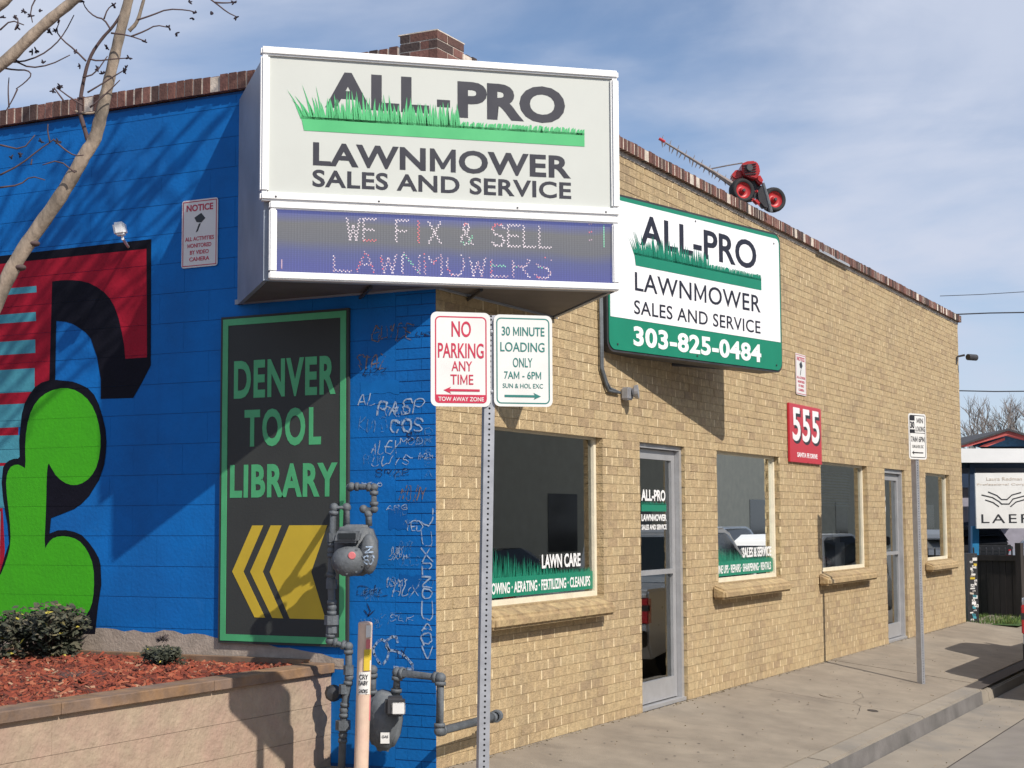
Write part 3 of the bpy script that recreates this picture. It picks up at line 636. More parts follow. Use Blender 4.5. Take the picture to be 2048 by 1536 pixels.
rx = random.Random(77)
for k in range(24):
    x = rx.uniform(716, 840); y = rx.uniform(640, 1330); wv = rx.uniform(22, 46); hv = rx.uniform(8, 20); wd = ''.join(rx.choice('AEKRSTVXYZNMLO') for _ in range(rx.randint(2, 5)))
    graf(wd, tagbox(x, y, min(x + wv, 866), y + hv), rx.choice(('tag_f', 'tag_f', 'tag_w', 'tag_w', 'tag_k')), rx.uniform(.005, .010), rx.uniform(-.2, .5), .008, 100 + k)
for (x0, y0, x1, y1, m_) in ((778, 1016, 816, 1060, 'buff2'), (722, 760, 800, 790, 'buff'), (752, 1085, 790, 1128, 'buff'), (800, 1150, 846, 1185, 'buff2'), (716, 1110, 745, 1150, 'buff')):
    a_ = tagbox(x0, y0, x1, y1); s = MB(); n_ = 8; pts_ = [(a_[0] + (a_[2] - a_[0]) * k / n_, a_[3] + rx.uniform(-.012, .012)) for k in range(n_ + 1)] + [(a_[0] + (a_[2] - a_[0]) * k / n_, a_[1] + rx.uniform(-.012, .012)) for k in range(n_, -1, -1)]
    s.poly([BLUE.p(u, v, .0080) for u, v in pts_]); s.build('painted_over_patch', m_, B)
# ---- windows and doors
def window(i, x0, x1, z0, z1, lb):
    fz = z0 + .06; mb = MB(); F0, F1 = .055, .10; t = .045
    mb.box((x0, F0, fz), (x1, F1, fz + .04)); mb.box((x0, F0, z1 - .035), (x1, F1, z1)); mb.box((x0, F0, fz + .04), (x0 + t, F1, z1 - .035)); mb.box((x1 - t, F0, fz + .04), (x1, F1, z1 - .035))
    w = mb.build('window', 'wfr', B, label=lb)
    mb = MB(); mb.poly([(x0 + t, .08, fz + .04), (x1 - t, .08, fz + .04), (x1 - t, .08, z1 - .035), (x0 + t, .08, z1 - .035)]); sub(mb.build('pane', 'glass'), w)
    mb = MB()
    a, b = x0 - .18, x1 - .05
    for (ya, yb, za, zb) in ((-.135, -.001, z0 - .085, z0 + .020),):
        mb.hexa([(a, ya, za), (b, ya, za), (b, yb, za), (a, yb, za), (a, ya, zb - .02), (b, ya, zb - .02), (b, yb, zb + .035), (a, yb, zb + .035)])
    sub(mb.build('sill', 'sill', bevel=.022, seg=3), w)
    mb = MB(); mb.box((x0 + .002, -.003, z0 - .002), (x1 - .002, .09, fz - .001)); sub(mb.build('sill_bed', 'sill'), w)
    return w
WL = ['widest front window with green grass decal, nearest the blue corner', '', 'window right of the first door with sales lettering', 'window under the red house number sign with blinds inside', '', 'last small window before the far end of the wall']
wins = {}
for i, (x0, x1, z0, z1, k) in enumerate(OPEN):
    if k == 'w': wins[i] = window(i, x0, x1, z0, z1, WL[i])
GP = Plane((0, .075), (1, 0))
def gbox(x0, y0, x1, y1, yw=.098):
    a = onplane(x0, y1, 1, yw); b = onplane(x1, y0, 1, yw); return (a.x, a.z, b.x, b.z)
def decal(u0, u1, v0, v1, vt, par, seed, dens=.012):
    r = random.Random(seed); s = MB(); GP.box(s, u0, v0, u1, v1, 0, .002); u = u0
    while u < u1 - .02:
        f = max(0, 1 - (u - u0) / (u1 - u0) * 1.5); h = (vt - v1) * (.15 + f * r.uniform(.35, 1)); w = r.uniform(.008, .02)
        s.poly([GP.p(u, v1 - .01, .001), GP.p(u + w, v1 - .01, .001), GP.p(u + w * .4 + r.uniform(-.01, .01), v1 + h, .001)]); u += dens
    sub(s.build('grass_decal', 'gr2'), par)
w1 = wins[0]; decal(.80, 2.655, 1.06, 1.20, 1.44, w1, 1)
text('MOWING · AERATING · FERTILIZING · CLEANUPS', GP, (.86, 1.085, 2.60, 1.165), .003, 'white', w1, .022, th=.001)
text('LAWN CARE', GP, (1.73, 1.245, 2.42, 1.35), .003, 'white', w1, .03, th=.001)
w3 = wins[2]; decal(5.42, 7.27, 1.06, 1.20, 1.40, w3, 2)
text('TUNE UPS · REPAIRS · SHARPENING · RENTALS', GP, (5.5, 1.085, 7.2, 1.165), .003, 'white', w3, .022, th=.001)
text('SALES & SERVICE', GP, (6.3, 1.225, 7.22, 1.325), .003, 'white', w3, .03, th=.001)
# blinds behind the window under the number sign
for k in range(13):
    s = MB(); zz = 2.17 - k * .034; s.hexa([(8.95, .19, zz), (10.78, .19, zz), (10.78, .23, zz + .018), (8.95, .23, zz + .018), (8.95, .19, zz + .002), (10.78, .19, zz + .002), (10.78, .23, zz + .020), (8.95, .23, zz + .020)])
    sub(s.build('blind_slat', 'blind'), wins[3])
s = MB(); s.box((10.3, .26, 1.0), (10.72, .5, 1.32)); s.box((10.36, .3, 1.32), (10.66, .46, 1.46)); sub(s.build('display_box', 'blind'), wins[3])
s = MB(); s.box((14.3, .3, 1.0), (15.2, .7, 1.5)); s.box((14.6, .35, 1.5), (15.0, .6, 1.8)); sub(s.build('display_box', 'plate'), wins[5])
s = MB(); s.tube([(9.6, .35, 1.02), (10.1, .35, 1.12), (10.4, .35, 1.05)], .05, 8); sub(s.build('display_mower_hood', 'tred'), wins[3])
ri = random.Random(51)
for wi, xa, xb in ((0, .9, 2.6), (2, 5.5, 7.2), (5, 14.3, 15.5)):
    for k in range(7):
        x = ri.uniform(xa, xb); y = ri.uniform(.6, 2.2); h = ri.uniform(.3, 1.1); w = ri.uniform(.12, .35); s = MB(); s.box((x - w, y, .01), (x + w, y + .4, h)); sub(s.build('stock_box', ri.choice(('plate', 'tred', 'blind', 'dgray', 'gr2'))), wins[wi])
    for zz in (1.15, 1.6, 2.05):
        s = MB(); s.box((xa - .1, 3.2, zz), (xb + .1, 3.6, zz + .04)); sub(s.build('shelf', 'blind'), wins[wi])
        for k in range(8): x = xa + (xb - xa) * (k + .5) / 8; s = MB(); s.box((x - .07, 3.22, zz + .042), (x + .07, 3.45, zz + ri.uniform(.12, .36))); sub(s.build('shelf_item', ri.choice(('tred', 'blind', 'gr2', 'byel', 'swhite', 'dgray'))), wins[wi])
def door(x0, x1, z1, lb, txt=True):
    mb = MB(); F0, F1 = .03, .16; t = .055
    for a, b in ((x0, x0 + t), (x1 - t, x1)): mb.box((a, F0, .03), (b, F1, z1))
    mb.box((x0 + t, F0, z1 - .06), (x1 - t, F1, z1)); mb.box((x0, F0 - .02, 0), (x1, F1, .03))
    d = mb.build('door', 'alu', B, label=lb)
    mb = MB(); s0, s1 = x0 + t + .004, x1 - t - .004; L0, L1 = .075, .12; w = .075
    mb.box((s0, L0, .04), (s0 + w, L1, z1 - .066)); mb.box((s1 - w, L0, .04), (s1, L1, z1 - .066)); mb.box((s0 + w, L0, .04), (s1 - w, L1, .22)); mb.box((s0 + w, L0, z1 - .15), (s1 - w, L1, z1 - .066))
    sub(mb.build('door_leaf', 'alu'), d)
    mb = MB(); mb.box((s0 + w, .055, 1.13), (s1 - w, .105, 1.17)); sub(mb.build('push_bar', 'alu'), d)
    mb = MB(); mb.poly([(s0 + w, .10, .22), (s1 - w, .10, .22), (s1 - w, .10, z1 - .15), (s0 + w, .10, z1 - .15)]); sub(mb.build('pane', 'glass'), d)
    return d
d1 = door(3.475, 4.533, 2.285, 'near aluminium and glass shop door with white lettering')
d2 = door(11.76, 12.84, 2.27, 'far aluminium and glass door between the two small windows')
DP = Plane((0.08, .096), (1, 0))
text('ALL-PRO', DP, (3.66, 1.77, 4.22, 1.87), 0, 'white', d1, .035, th=.001)
s = MB(); DP.box(s, 3.66, 1.68, 4.24, 1.745, 0, .001)
u = 3.66
while u < 4.22: s.poly([DP.p(u, 1.74, .001), DP.p(u + .012, 1.74, .001), DP.p(u + .004, 1.74 + rb.uniform(.01, .04), .001)]); u += .012
sub(s.build('grass_decal', 'gr2'), d1)
text('LAWNMOWER', DP, (3.66, 1.595, 4.24, 1.655), 0, 'white', d1, .035, th=.001)
text('SALES AND SERVICE', DP, (3.66, 1.52, 4.24, 1.565), 0, 'white', d1, .03, th=.001)
text('5', DP, (11.96, 1.66, 12.10, 1.90), 0, 'white', d2, .03, th=.001)

# ================================================================== MAIN CORNER SIGN
SG = thing('corner_sign', 'large white cabinet sign across the building corner with grass logo above a message screen', 'sign')
W_ = 2.45; Z0, Z1, Z2 = 3.175, 3.70, 4.715
mb = MB()
pl = [MP.p(.055, 0, -.03).xy, MP.p(W_ - .01, 0, -.03).xy, Vector((1.80, -.012)), Vector((-.05, -.012)), Vector((-.05, -.012)), Vector((-.012, 1.60))]
def pol(pp, z0, z1, m, nm, par, skipbottom=False):
    s = MB(); s.prism([(p[0], p[1], z0) for p in pp], (0, 0, z1 - z0)); return s.build(nm, m, par)
body = [MP.p(.02, 0, -.04).xy, MP.p(W_ - .02, 0, -.04).xy, Vector((1.80, -.012)), Vector((-.012, -.012)), Vector((-.012, 1.60))]
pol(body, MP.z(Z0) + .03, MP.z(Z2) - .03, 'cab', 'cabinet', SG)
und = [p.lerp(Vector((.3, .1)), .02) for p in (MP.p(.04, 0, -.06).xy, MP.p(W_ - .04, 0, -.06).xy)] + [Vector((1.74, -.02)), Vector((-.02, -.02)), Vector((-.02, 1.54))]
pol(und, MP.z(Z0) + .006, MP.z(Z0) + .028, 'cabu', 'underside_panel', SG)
s = MB(); zb = MP.z(Z0)
for a, b in zip(body, body[1:] + body[:1]):
    d = (b - a).normalized(); n = Vector((-d.y, d.x)) * .03
    s.hexa([(a.x, a.y, zb - .004), (b.x, b.y, zb - .004), (b.x + n.x, b.y + n.y, zb - .004), (a.x + n.x, a.y + n.y, zb - .004), (a.x, a.y, zb + .03), (b.x, b.y, zb + .03), (b.x + n.x, b.y + n.y, zb + .03), (a.x + n.x, a.y + n.y, zb + .03)])
s.build('underside_trim', 'cab', SG)
s = MB(); s.tube([MP.p(.75, Z0 - .01, -.15), MP.p(.75, Z0 - .03, -.9)], .012, 8); s.tube([MP.p(1.5, Z0 - .01, -.1), MP.p(1.5, Z0 - .03, -.8)], .012, 8); s.build('support_rod', 'dgray', SG)
def frame(pl, u0, v0, u1, v1, w, n0, n1, m, par, nm, bevel=.008):
    s = MB(); pl.box(s, u0, v0, u1, v0 + w, n0, n1); s.build(nm, m, par, bevel=bevel)
    s = MB(); pl.box(s, u0, v1 - w, u1, v1, n0, n1); s.build(nm, m, par, bevel=bevel)
    s = MB(); pl.box(s, u0, v0 + w, u0 + w, v1 - w, n0, n1); s.build(nm, m, par, bevel=bevel)
    s = MB(); pl.box(s, u1 - w, v0 + w, u1, v1 - w, n0, n1); s.build(nm, m, par, bevel=bevel)
frame(MP, -.012, 3.69, W_ + .005, Z2, .058, -.05, .028, 'white', SG, 'face_frame', .012)
frame(MP, .05, Z0, W_, 3.688, .05, -.05, .022, 'white', SG, 'screen_frame', .008)
mb = MB(); MP.box(mb, .04, 3.74, W_ - .05, Z2 - .05, -.02, 0); mb.build('face_panel', 'face', SG)
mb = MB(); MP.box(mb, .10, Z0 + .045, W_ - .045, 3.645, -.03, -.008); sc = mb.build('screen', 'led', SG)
s = MB()
for u, v in ((.77, 3.715), (1.72, 3.715), (2.35, 3.715), (.09, 3.715)): s.lathe(MP.p(u, v, .026), MP.n, [(0, .007), (.004, .007), (.005, 0)], 8)
s.build('screw', 'dgray', SG)
text('ALL', MP, (.413, 4.335, 1.115, 4.578), 0, 'ink', SG, .042, space=1.06)
text('-', MP, (1.17, 4.385, 1.26, 4.435), 0, 'ink', SG, .03)
text('PRO', MP, (1.312, 4.318, 2.071, 4.574), 0, 'ink', SG, .042)
text('LAWNMOWER', MP, (.335, 3.940, 2.108, 4.098), 0, 'ink', SG, .030, space=1.05)
text('SALES AND SERVICE', MP, (.332, 3.798, 2.110, 3.914), 0, 'ink', SG, .024, space=1.05)
def grasslogo(pl, u0, u1, vb, vt, tall, um, m, par, seed, n=.0025, white=None):
    r = random.Random(seed); s = MB()
    s.poly([pl.p(u0 + .012, vb, n), pl.p(u1, vb, n), pl.p(u1, vb + (vt - vb) * .72, n), pl.p(um, vb + (vt - vb) * .72, n), pl.p(u0 - .008, vb + (vt - vb) * .72, n)])
    u = u0 - .01; lo = vb + (vt - vb) * .6
    while u < u1 - .012:
        if u < um + .04:
            f = 1 - .45 * max(0, (u - u0) / (um - u0)); h = (tall - vt) * r.choice((.25, .45, .7, 1.0)) * f + (vt - vb) * .3; lean = -.10 * max(0, 1 - (u - u0) / .16) + r.uniform(-.02, .012); w = r.uniform(.022, .034); st = .0165
            s.poly([pl.p(u, lo, n), pl.p(u + w, lo, n), pl.p(u + w * .5 + lean * .6, vt + h * .55, n), pl.p(u + w * .3 + lean, vt + h, n), pl.p(u + w * .1 + lean * .5, vt + h * .5, n)])
        else:
            w = r.uniform(.02, .034); st = .021; s.poly([pl.p(u, lo, n), pl.p(min(u1, u + w), lo, n), pl.p(min(u1, u + w), vt - r.uniform(0, .012), n), pl.p(u + w * .45, vt - r.uniform(0, .02), n)])
        u += st
    return s.build('grass_emblem', m, par)
grasslogo(MP, .262, 2.209, 4.170, 4.300, 4.445, 1.28, 'gr1', SG, 5)
# screen text made of lit dots
dots = {k: MB() for k in 'wrgd'}; rl = random.Random(5)
def dot(k, u, v, r=.0052):
    dots[k].poly([MP.p(u + r * math.cos(a), v + r * math.sin(a), -.005) for a in (0, 1.047, 2.094, 3.142, 4.189, 5.236)])
def ledtext(lines, dim=False):
    for ln in lines:
        for (a, b), (c, d) in zip(ln, ln[1:]):
            l = math.hypot(c - a, d - b); n = max(1, round(l / .0125)); base = rl.random(); kk = 'r' if base < .13 else 'g' if base < .2 else 'w'
            for i in range(n + 1):
                z = .004 if i % 2 else -.004; u = a + (c - a) * i / n + (-(d - b) / l) * z; v = b + (d - b) * i / n + ((c - a) / l) * z
                if dim and v > 3.335 and rl.random() < (v - 3.335) * 18: continue
                dot('d' if dim and rl.random() < .5 else kk, u, v)
ledtext(strokes('WE FIX & SELL', (.563, 3.457, 1.965, 3.600)))
ledtext(strokes('LAWNMOWERS', (.478, 3.247, 1.963, 3.392)), True)
for k in range(13): dot('g', 2.345, 3.48 + k * .012); dot('d', .135, 3.25 + k * .009 if k < 7 else 3.25)
for v in (3.63, 3.575, 3.52): dot('r' if v == 3.575 else 'd', 2.24, v); dot('r' if v == 3.575 else 'd', 2.255, v + .004)
for k, nm in (('w', 'dotw'), ('r', 'dotr'), ('g', 'dotg'), ('d', 'dotd')): sub(dots[k].build('screen_dots', nm, kind='stuff'), sc)

# ================================================================== WALL SIGN
S2 = thing('wall_sign', 'white and green hanging sign with phone number, tilted out from the tan brick wall', 'sign')
mb = MB()
def rr_pts(u0, v0, u1, v1, r, n=5, corners=(1, 1, 1, 1)):
    P_ = []
    for k, (cx, cy, a0) in enumerate(((u1 - r, v0 + r, -90), (u1 - r, v1 - r, 0), (u0 + r, v1 - r, 90), (u0 + r, v0 + r, 180))):
        if corners[k]:
            for i in range(n + 1): a = rad(a0 + 90 * i / n); P_.append((cx + r * math.cos(a), cy + r * math.sin(a)))
        else: P_.append(((u1, v0), (u1, v1), (u0, v1), (u0, v0))[k])
    return P_
sa, sb, sc0, sd = -.21, 2.46, 2.985, 4.255
s = MB(); SP2.poly(s, rr_pts(sa - .02, sc0 - .02, sb + .02, sd + .02, .09), -.20, -.004); s.build('cabinet', 'dgray', S2)
s = MB(); SP2.poly(s, rr_pts(sa, sc0, sb, sd, .08), -.003, .004); s.build('face_border', 'gr2', S2)
s = MB(); SP2.poly(s, rr_pts(sa + .016, 3.250, sb - .022, sd - .035, .05, corners=(0, 1, 1, 0)), .0042, .007); s.build('face_panel', 'wface', S2)
text('ALL-PRO', SP2, (.225, 3.884, 2.039, 4.148), .007, 'ink', S2, .018)
grasslogo(SP2, .146, 2.115, 3.706, 3.852, 3.96, 1.20, 'gr2', S2, 8, n=.0095)
text('LAWNMOWER', SP2, (.145, 3.495, 2.095, 3.652), .007, 'ink', S2, .006, space=1.05)
text('SALES AND SERVICE', SP2, (.130, 3.300, 2.087, 3.416), .007, 'ink', S2, .006, space=1.05)
text('303-825-0484', SP2, (.120, 3.035, 2.095, 3.200), .004, 'white', S2, .034, space=1.07, th=.003)
s = MB()
for u, v in ((-.12, 4.16), (1.05, 4.20), (2.35, 4.17), (-.1, 3.03), (1.05, 3.02), (2.36, 3.03)): s.lathe(SP2.p(u, v, .006), SP2.n, [(0, .009), (.004, .009), (.005, 0)], 8)
s.build('screw', 'dgray', S2)
s = MB(); s.tube([(4.25, .0, 2.99), SP2.p(2.25, 2.98, -.12)], .015, 8); s.build('brace', 'dgray', S2)
s = MB(); s.obox(SP2.p(.3, 3.7, -.25), SP2.u * .03, SP2.n * .07, UP * .3); s.build('bracket', 'dgray', S2)

# conduit and box
CD = thing('electric_conduit', 'thin grey conduit bending from the wall sign down to a small outlet box', 'conduit')
c0 = onplane(1200, 590, 1, -.03); c1 = onplane(1202, 735, 1, -.03); c2 = onplane(1212, 768, 1, -.03); c3 = onplane(1240, 788, 1, -.03)
for dx in (0, .03):
    s = MB(); s.tube([(c0.x + dx, -.03, 3.6), (c1.x + dx, -.03, c1.z), (c2.x + dx * .6, -.03, c2.z + dx * .5), (c2.x + .05 + dx, -.03, c2.z - .05 + dx * .7), (c3.x, -.03, c3.z + .01)], .012, 8); s.build('tube', 'pipe', CD, smooth=True)
cb = onplane(1252, 787, 1, -.04); s = MB(); s.box((cb.x - .045, -.085, cb.z - .055), (cb.x + .06, -.012, cb.z + .05)); s.build('outlet_box', 'galv', CD, bevel=.012)
s = MB(); s.lathe((cb.x + .03, -.085, cb.z + .01), (0.3, -1, .1), [(0, .03), (.02, .055), (.05, .06), (.055, 0)], 16); s.build('cover', 'galv', CD)

# ================================================================== SMALL SIGNS
def camera_icon(s, pl, u, v, k, n):
    pl.poly(s, [(u - .35 * k, v + .2 * k), (u + .1 * k, v + .42 * k), (u + .38 * k, v + .12 * k), (u + .1 * k, v - .1 * k), (u - .2 * k, v - .05 * k)], n, n + .001)
    pl.poly(s, [(u - .05 * k, v - .15 * k), (u + .08 * k, v - .12 * k), (u - .12 * k, v - .55 * k), (u - .25 * k, v - .6 * k)], n, n + .001)
def notice(pl, u0, v0, u1, v1, n0, lb, frame_rust=False):
    t = thing('notice_sign', lb, 'notice sign', 'camera surveillance notices'); W = u1 - u0; H = v1 - v0
    s = MB(); pl.poly(s, rr_pts(u0, v0, u1, v1, .02, 3), n0, n0 + .004); s.build('sign_plate', 'swhite', t)
    s = MB(); b = .006; k = n0 + .0045
    for (a, c, d, e) in ((u0 + .01, v0 + .01, u1 - .01, v0 + .016), (u0 + .01, v1 - .016, u1 - .01, v1 - .01), (u0 + .01, v0 + .016, u0 + .016, v1 - .016), (u1 - .016, v0 + .016, u1 - .01, v1 - .016)): pl.box(s, a, c, d, e, k, k + .001)
    s.build('border', 'sred', t)
    text('NOTICE', pl, (u0 + .13 * W, v1 - .17 * H, u1 - .13 * W, v1 - .07 * H), k, 'sred', t, .03, th=.001)
    s = MB(); camera_icon(s, pl, (u0 + u1) / 2, v1 - .32 * H, W * .42, k); s.build('camera_emblem', 'sblk', t)
    for j, tx in enumerate(('ALL ACTIVITIES', 'MONITORED', 'BY VIDEO', 'CAMERA')):
        w = (.40, .33, .26, .28)[j] * W; vv = v1 - (.58 + .10 * j) * H; text(tx, pl, ((u0 + u1) / 2 - w, vv - .028 * H, (u0 + u1) / 2 + w, vv + .032 * H), k, 'sred', t, .02, th=.001)
    return t
notice(BLUE, -2.098, 3.428, -1.776, 3.92, .012, 'red and white video camera notice on the blue wall left of the cabinet sign')
notice(TAN, 7.93, 2.975, 8.31, 3.43, .012, 'red and white video camera notice above the red number sign on tan brick')
A5 = thing('address_sign', 'red metal sign with white house number 555 on the tan brick wall', 'sign')
s = MB(); TAN.box(s, 7.60, 2.222, 8.80, 2.86, .01, .035); s.build('sign_plate', 'addr', A5, bevel=.004)
for k in range(3):
    u = 7.69 + k * .36; text('5', TAN, (u + .05, 2.425, u + .345, 2.795), .0352, 'sblk', A5, .03, name='numeral_shadow', th=.0008); text('5', TAN, (u + .01, 2.455, u + .30, 2.82), .0362, 'white', A5, .018, name='numeral', th=.002)
text('SANTA FE DRIVE', TAN, (7.86, 2.282, 8.62, 2.335), .0352, 'white', A5, .03, th=.001)

# board on the blue wall
BD = thing('painted_board', 'tall charcoal board with green border and yellow chevrons on the blue wall', 'sign board')
s = MB(); BLUE.box(s, -1.725, .768, -.655, 3.048, .010, .032); s.build('board_panel', 'brd', BD)
for (a, b, c, d) in ((-1.705, .785, -.675, .83), (-1.705, 2.985, -.675, 3.03), (-1.705, .83, -1.66, 2.985), (-.72, .83, -.675, 2.985)):
    s = MB(); BLUE.box(s, a, b, c, d, .032, .036); s.build('border', 'bgrn', BD)
def hand(body, u0, v0, u1, v1, sp=1.0, off=.05):
    text(body, BLUE, (u0, v0, u1, v1), .0325, 'bgrn', BD, off, space=sp, th=.0015)
hand('DENVER', -1.607, 2.464, -.757, 2.730, 1.12, .034); hand('TOOL', -1.513, 2.124, -.875, 2.386, 1.2, .034); hand('LIBRARY', -1.633, 1.773, -.741, 2.003, 1.1, .036)
for pts in ([(-1.440, 1.580), (-1.347, 1.580), (-1.511, 1.262), (-1.325, .950), (-1.413, .950), (-1.607, 1.262)], [(-1.284, 1.580), (-1.195, 1.580), (-1.348, 1.262), (-1.175, .949), (-1.265, .949), (-1.454, 1.262)], [(-1.130, 1.580), (-.820, 1.580), (-.948, 1.265), (-.830, .949), (-1.121, .949), (-1.290, 1.262)]):
    s = MB(); BLUE.poly(s, pts, .0325, .034); s.build('chevron', 'byel', BD)

# security lamp on the mural, camera at the far end
LP = thing('floodlight', 'small pale floodlight on the blue wall above the red mural letter', 'lamp')
p = at(240, 458, 11.5); s = MB(); s.obox(p, RT * .042 + UP * .006, FW * .04, UP * .046 - RT * .010); s.build('lamp_head', 'white', LP, bevel=.015); s = MB(); s.tube([p + RT * .01 - UP * .03, p + RT * .02 - UP * .07, onplane(257, 494, 0, -.006)], .010, 8); s.build('bracket', 'white', LP)
SC = thing('security_camera', 'dark bullet camera on a bracket at the far top corner of the tan wall', 'camera')
s = MB(); s.tube([(16.40, -.01, 4.02), (16.42, -.03, 4.14), (16.44, -.14, 4.16)], .018, 8); s.build('bracket', 'dgray', SC); s = MB(); s.lathe((16.55, -.22, 4.13), (-.8, .5, 0), [(-.10, .0), (-.10, .05), (.08, .05), (.08, .0)], 14); s.build('camera_body', 'dgray', SC)

# ================================================================== STREET SIGNS ON PERFORATED POSTS
def perf_post(pl, n_back, z0, z1, w, lean, par, leanv=None):
    """square tube, punched holes down the front; pl.u runs across the front face"""
    P = .0275; s = MB(); hole_r = .006; h = w / 2
    def L(u, v, n): q = pl.p(u, v, n); return q + pl.u * (lean * (v - z1))
    z = z0
    while z < z1:
        zt = min(z + P, z1); c = (z + zt) / 2; ring = [L(hole_r * math.cos(rad(a)), c + hole_r * math.sin(rad(a)), n_back) for a in range(22, 382, 45)]
        cor = [L(h, (c + z) / 2 + P * .0, n_back)]
        out = [L(h, c + P * .25, n_back), L(h * .5, zt, n_back), L(-h * .5, zt, n_back), L(-h, c + P * .25, n_back), L(-h, c - P * .25, n_back), L(-h * .5, z, n_back), L(h * .5, z, n_back), L(h, c - P * .25, n_back)]
        for k in range(8): j = (k + 1) % 8; s.poly([ring[k], out[k], out[j], ring[j]])
        for k, (a, b) in enumerate(((h, zt), (-h, zt), (-h, z), (h, z))): i = (0, 2, 4, 6)[k]; s.poly([out[i], L(a, b, n_back), out[(i + 1) % 8]])
        z += P
    for (u0, n0, u1, n1) in ((-h, 0, -h, -w), (-h, -w, h, -w), (h, -w, h, 0)):
        s.poly([L(u0, z0, n_back + n0), L(u1, z0, n_back + n1), L(u1, z1, n_back + n1), L(u0, z1, n_back + n0)])
    i = MB(); h3 = h - .006  # added block filling the hollow tube, its black paints the shade behind the holes
    i.hexa([L(-h3, z0, n_back - .006), L(h3, z0, n_back - .006), L(h3, z0, n_back - w + .006), L(-h3, z0, n_back - w + .006), L(-h3, z1 - .002, n_back - .006), L(h3, z1 - .002, n_back - .006), L(h3, z1 - .002, n_back - w + .006), L(-h3, z1 - .002, n_back - w + .006)])
    o = s.build('post', 'galv', par); sub(i.build('post_shade_block', 'hole'), o); return o
def outline(s, pl, u0, v0, u1, v1, r, w, n):
    a = rr_pts(u0, v0, u1, v1, r, 4); b = rr_pts(u0 + w, v0 + w, u1 - w, v1 - w, max(.003, r - w), 4)
    for k in range(len(a)):
        j = (k + 1) % len(a); s.poly([pl.p(*a[k], n), pl.p(*a[j], n), pl.p(*b[j], n), pl.p(*b[k], n)])
def arrow(s, pl, u0, u1, v, n, hh=.018, left=True):
    if left: pts = [(u0, v), (u0 + .04, v + hh), (u0 + .033, v + .006), (u1, v + .006), (u1, v - .006), (u0 + .033, v - .006), (u0 + .04, v - hh)]
    else: pts = [(u1, v), (u1 - .04, v - hh), (u1 - .033, v - .006), (u0, v - .006), (u0, v + .006), (u1 - .033, v + .006), (u1 - .04, v + hh)]
    pl.poly(s, pts, n, n + .001)
PC = at(983, 720, 8.45); P1 = Plane((PC.x, PC.y), (.66, -.75)); zt = PC.z
T1 = thing('parking_sign_post', 'perforated steel post carrying a red no parking plate and a green loading plate', 'street sign')
v0 = zt - .247; v1 = zt + .247
perf_post(P1, -.008, -.3, v1 - .01, .056, .020, T1)
def rot_pl(pl, dv): return pl
A_ = Plane(P1.p(-.163, 0).xy, P1.u.xy); Bp = Plane(P1.p(.166, 0).xy, P1.u.xy + Vector((0.01, .02)))
s = MB(); A_.poly(s, rr_pts(-.162, v0, .156, v1, .032), 0, .004); a1 = s.build('sign_plate', 'swhite', T1, label='red lettered no parking plate')
s = MB(); outline(s, A_, -.140, v0 + .018, .136, v1 - .022, .026, .007, .0045); sub(s.build('border', 'sred'), a1)
s = MB(); A_.poly(s, [(q[0], q[1]) for q in rr_pts(-.140, v0 + .018, .136, v0 + .062, .02, 3, (1, 0, 0, 1))], .0045, .0055); sub(s.build('red_band', 'sred'), a1)
kx = lambda a: a
text('NO', A_, (-.052, zt + .117, .052, zt + .200), .005, 'sred', a1, .012, th=.001); text('PARKING', A_, (-.124, zt + .006, .120, zt + .085), .005, 'sred', a1, .012, th=.001)
text('ANY', A_, (-.052, zt - .062, .058, zt - .010), .005, 'sred', a1, .006, th=.001); text('TIME', A_, (-.058, zt - .132, .064, zt - .080), .005, 'sred', a1, .006, th=.001)
s = MB(); arrow(s, A_, -.095, .098, zt - .162, .005); sub(s.build('arrow', 'sred'), a1)
text('TOW AWAY ZONE', A_, (-.122, v0 + .028, .12, v0 + .050), .0058, 'swhite', a1, .012, th=.0008)
s = MB(); Bp.poly(s, rr_pts(-.155, v0 + .004, .165, v1 - .006, .032), 0, .004); a2 = s.build('sign_plate', 'swhite', T1, label='green lettered thirty minute loading plate')
s = MB(); outline(s, Bp, -.142, v0 + .018, .150, v1 - .022, .026, .007, .0045); sub(s.build('border', 'sgrn'), a2)
for tx, w0, w1, a, b, o_ in (('30 MINUTE', -.112, .122, .130, .178, .012), ('LOADING', -.120, .122, .046, .096, .008), ('ONLY', -.052, .055, -.036, .014, .006), ('7AM - 6PM', -.100, .102, -.098, -.058, .008), ('SUN & HOL EXC', -.108, .112, -.146, -.122, .004)):
    text(tx, Bp, (w0, zt + a, w1, zt + b), .005, 'sgrn', a2, o_, th=.001)
s = MB(); arrow(s, Bp, -.098, .10, zt - .188, .005, left=False); sub(s.build('arrow', 'sgrn'), a2)
s = MB()
for v in (zt + .15, zt - .165): s.lathe(P1.p(.0, v, .0), P1.n, [(0, .008), (.006, .008), (.007, 0)], 8)
s.build('bolt', 'galv', T1)
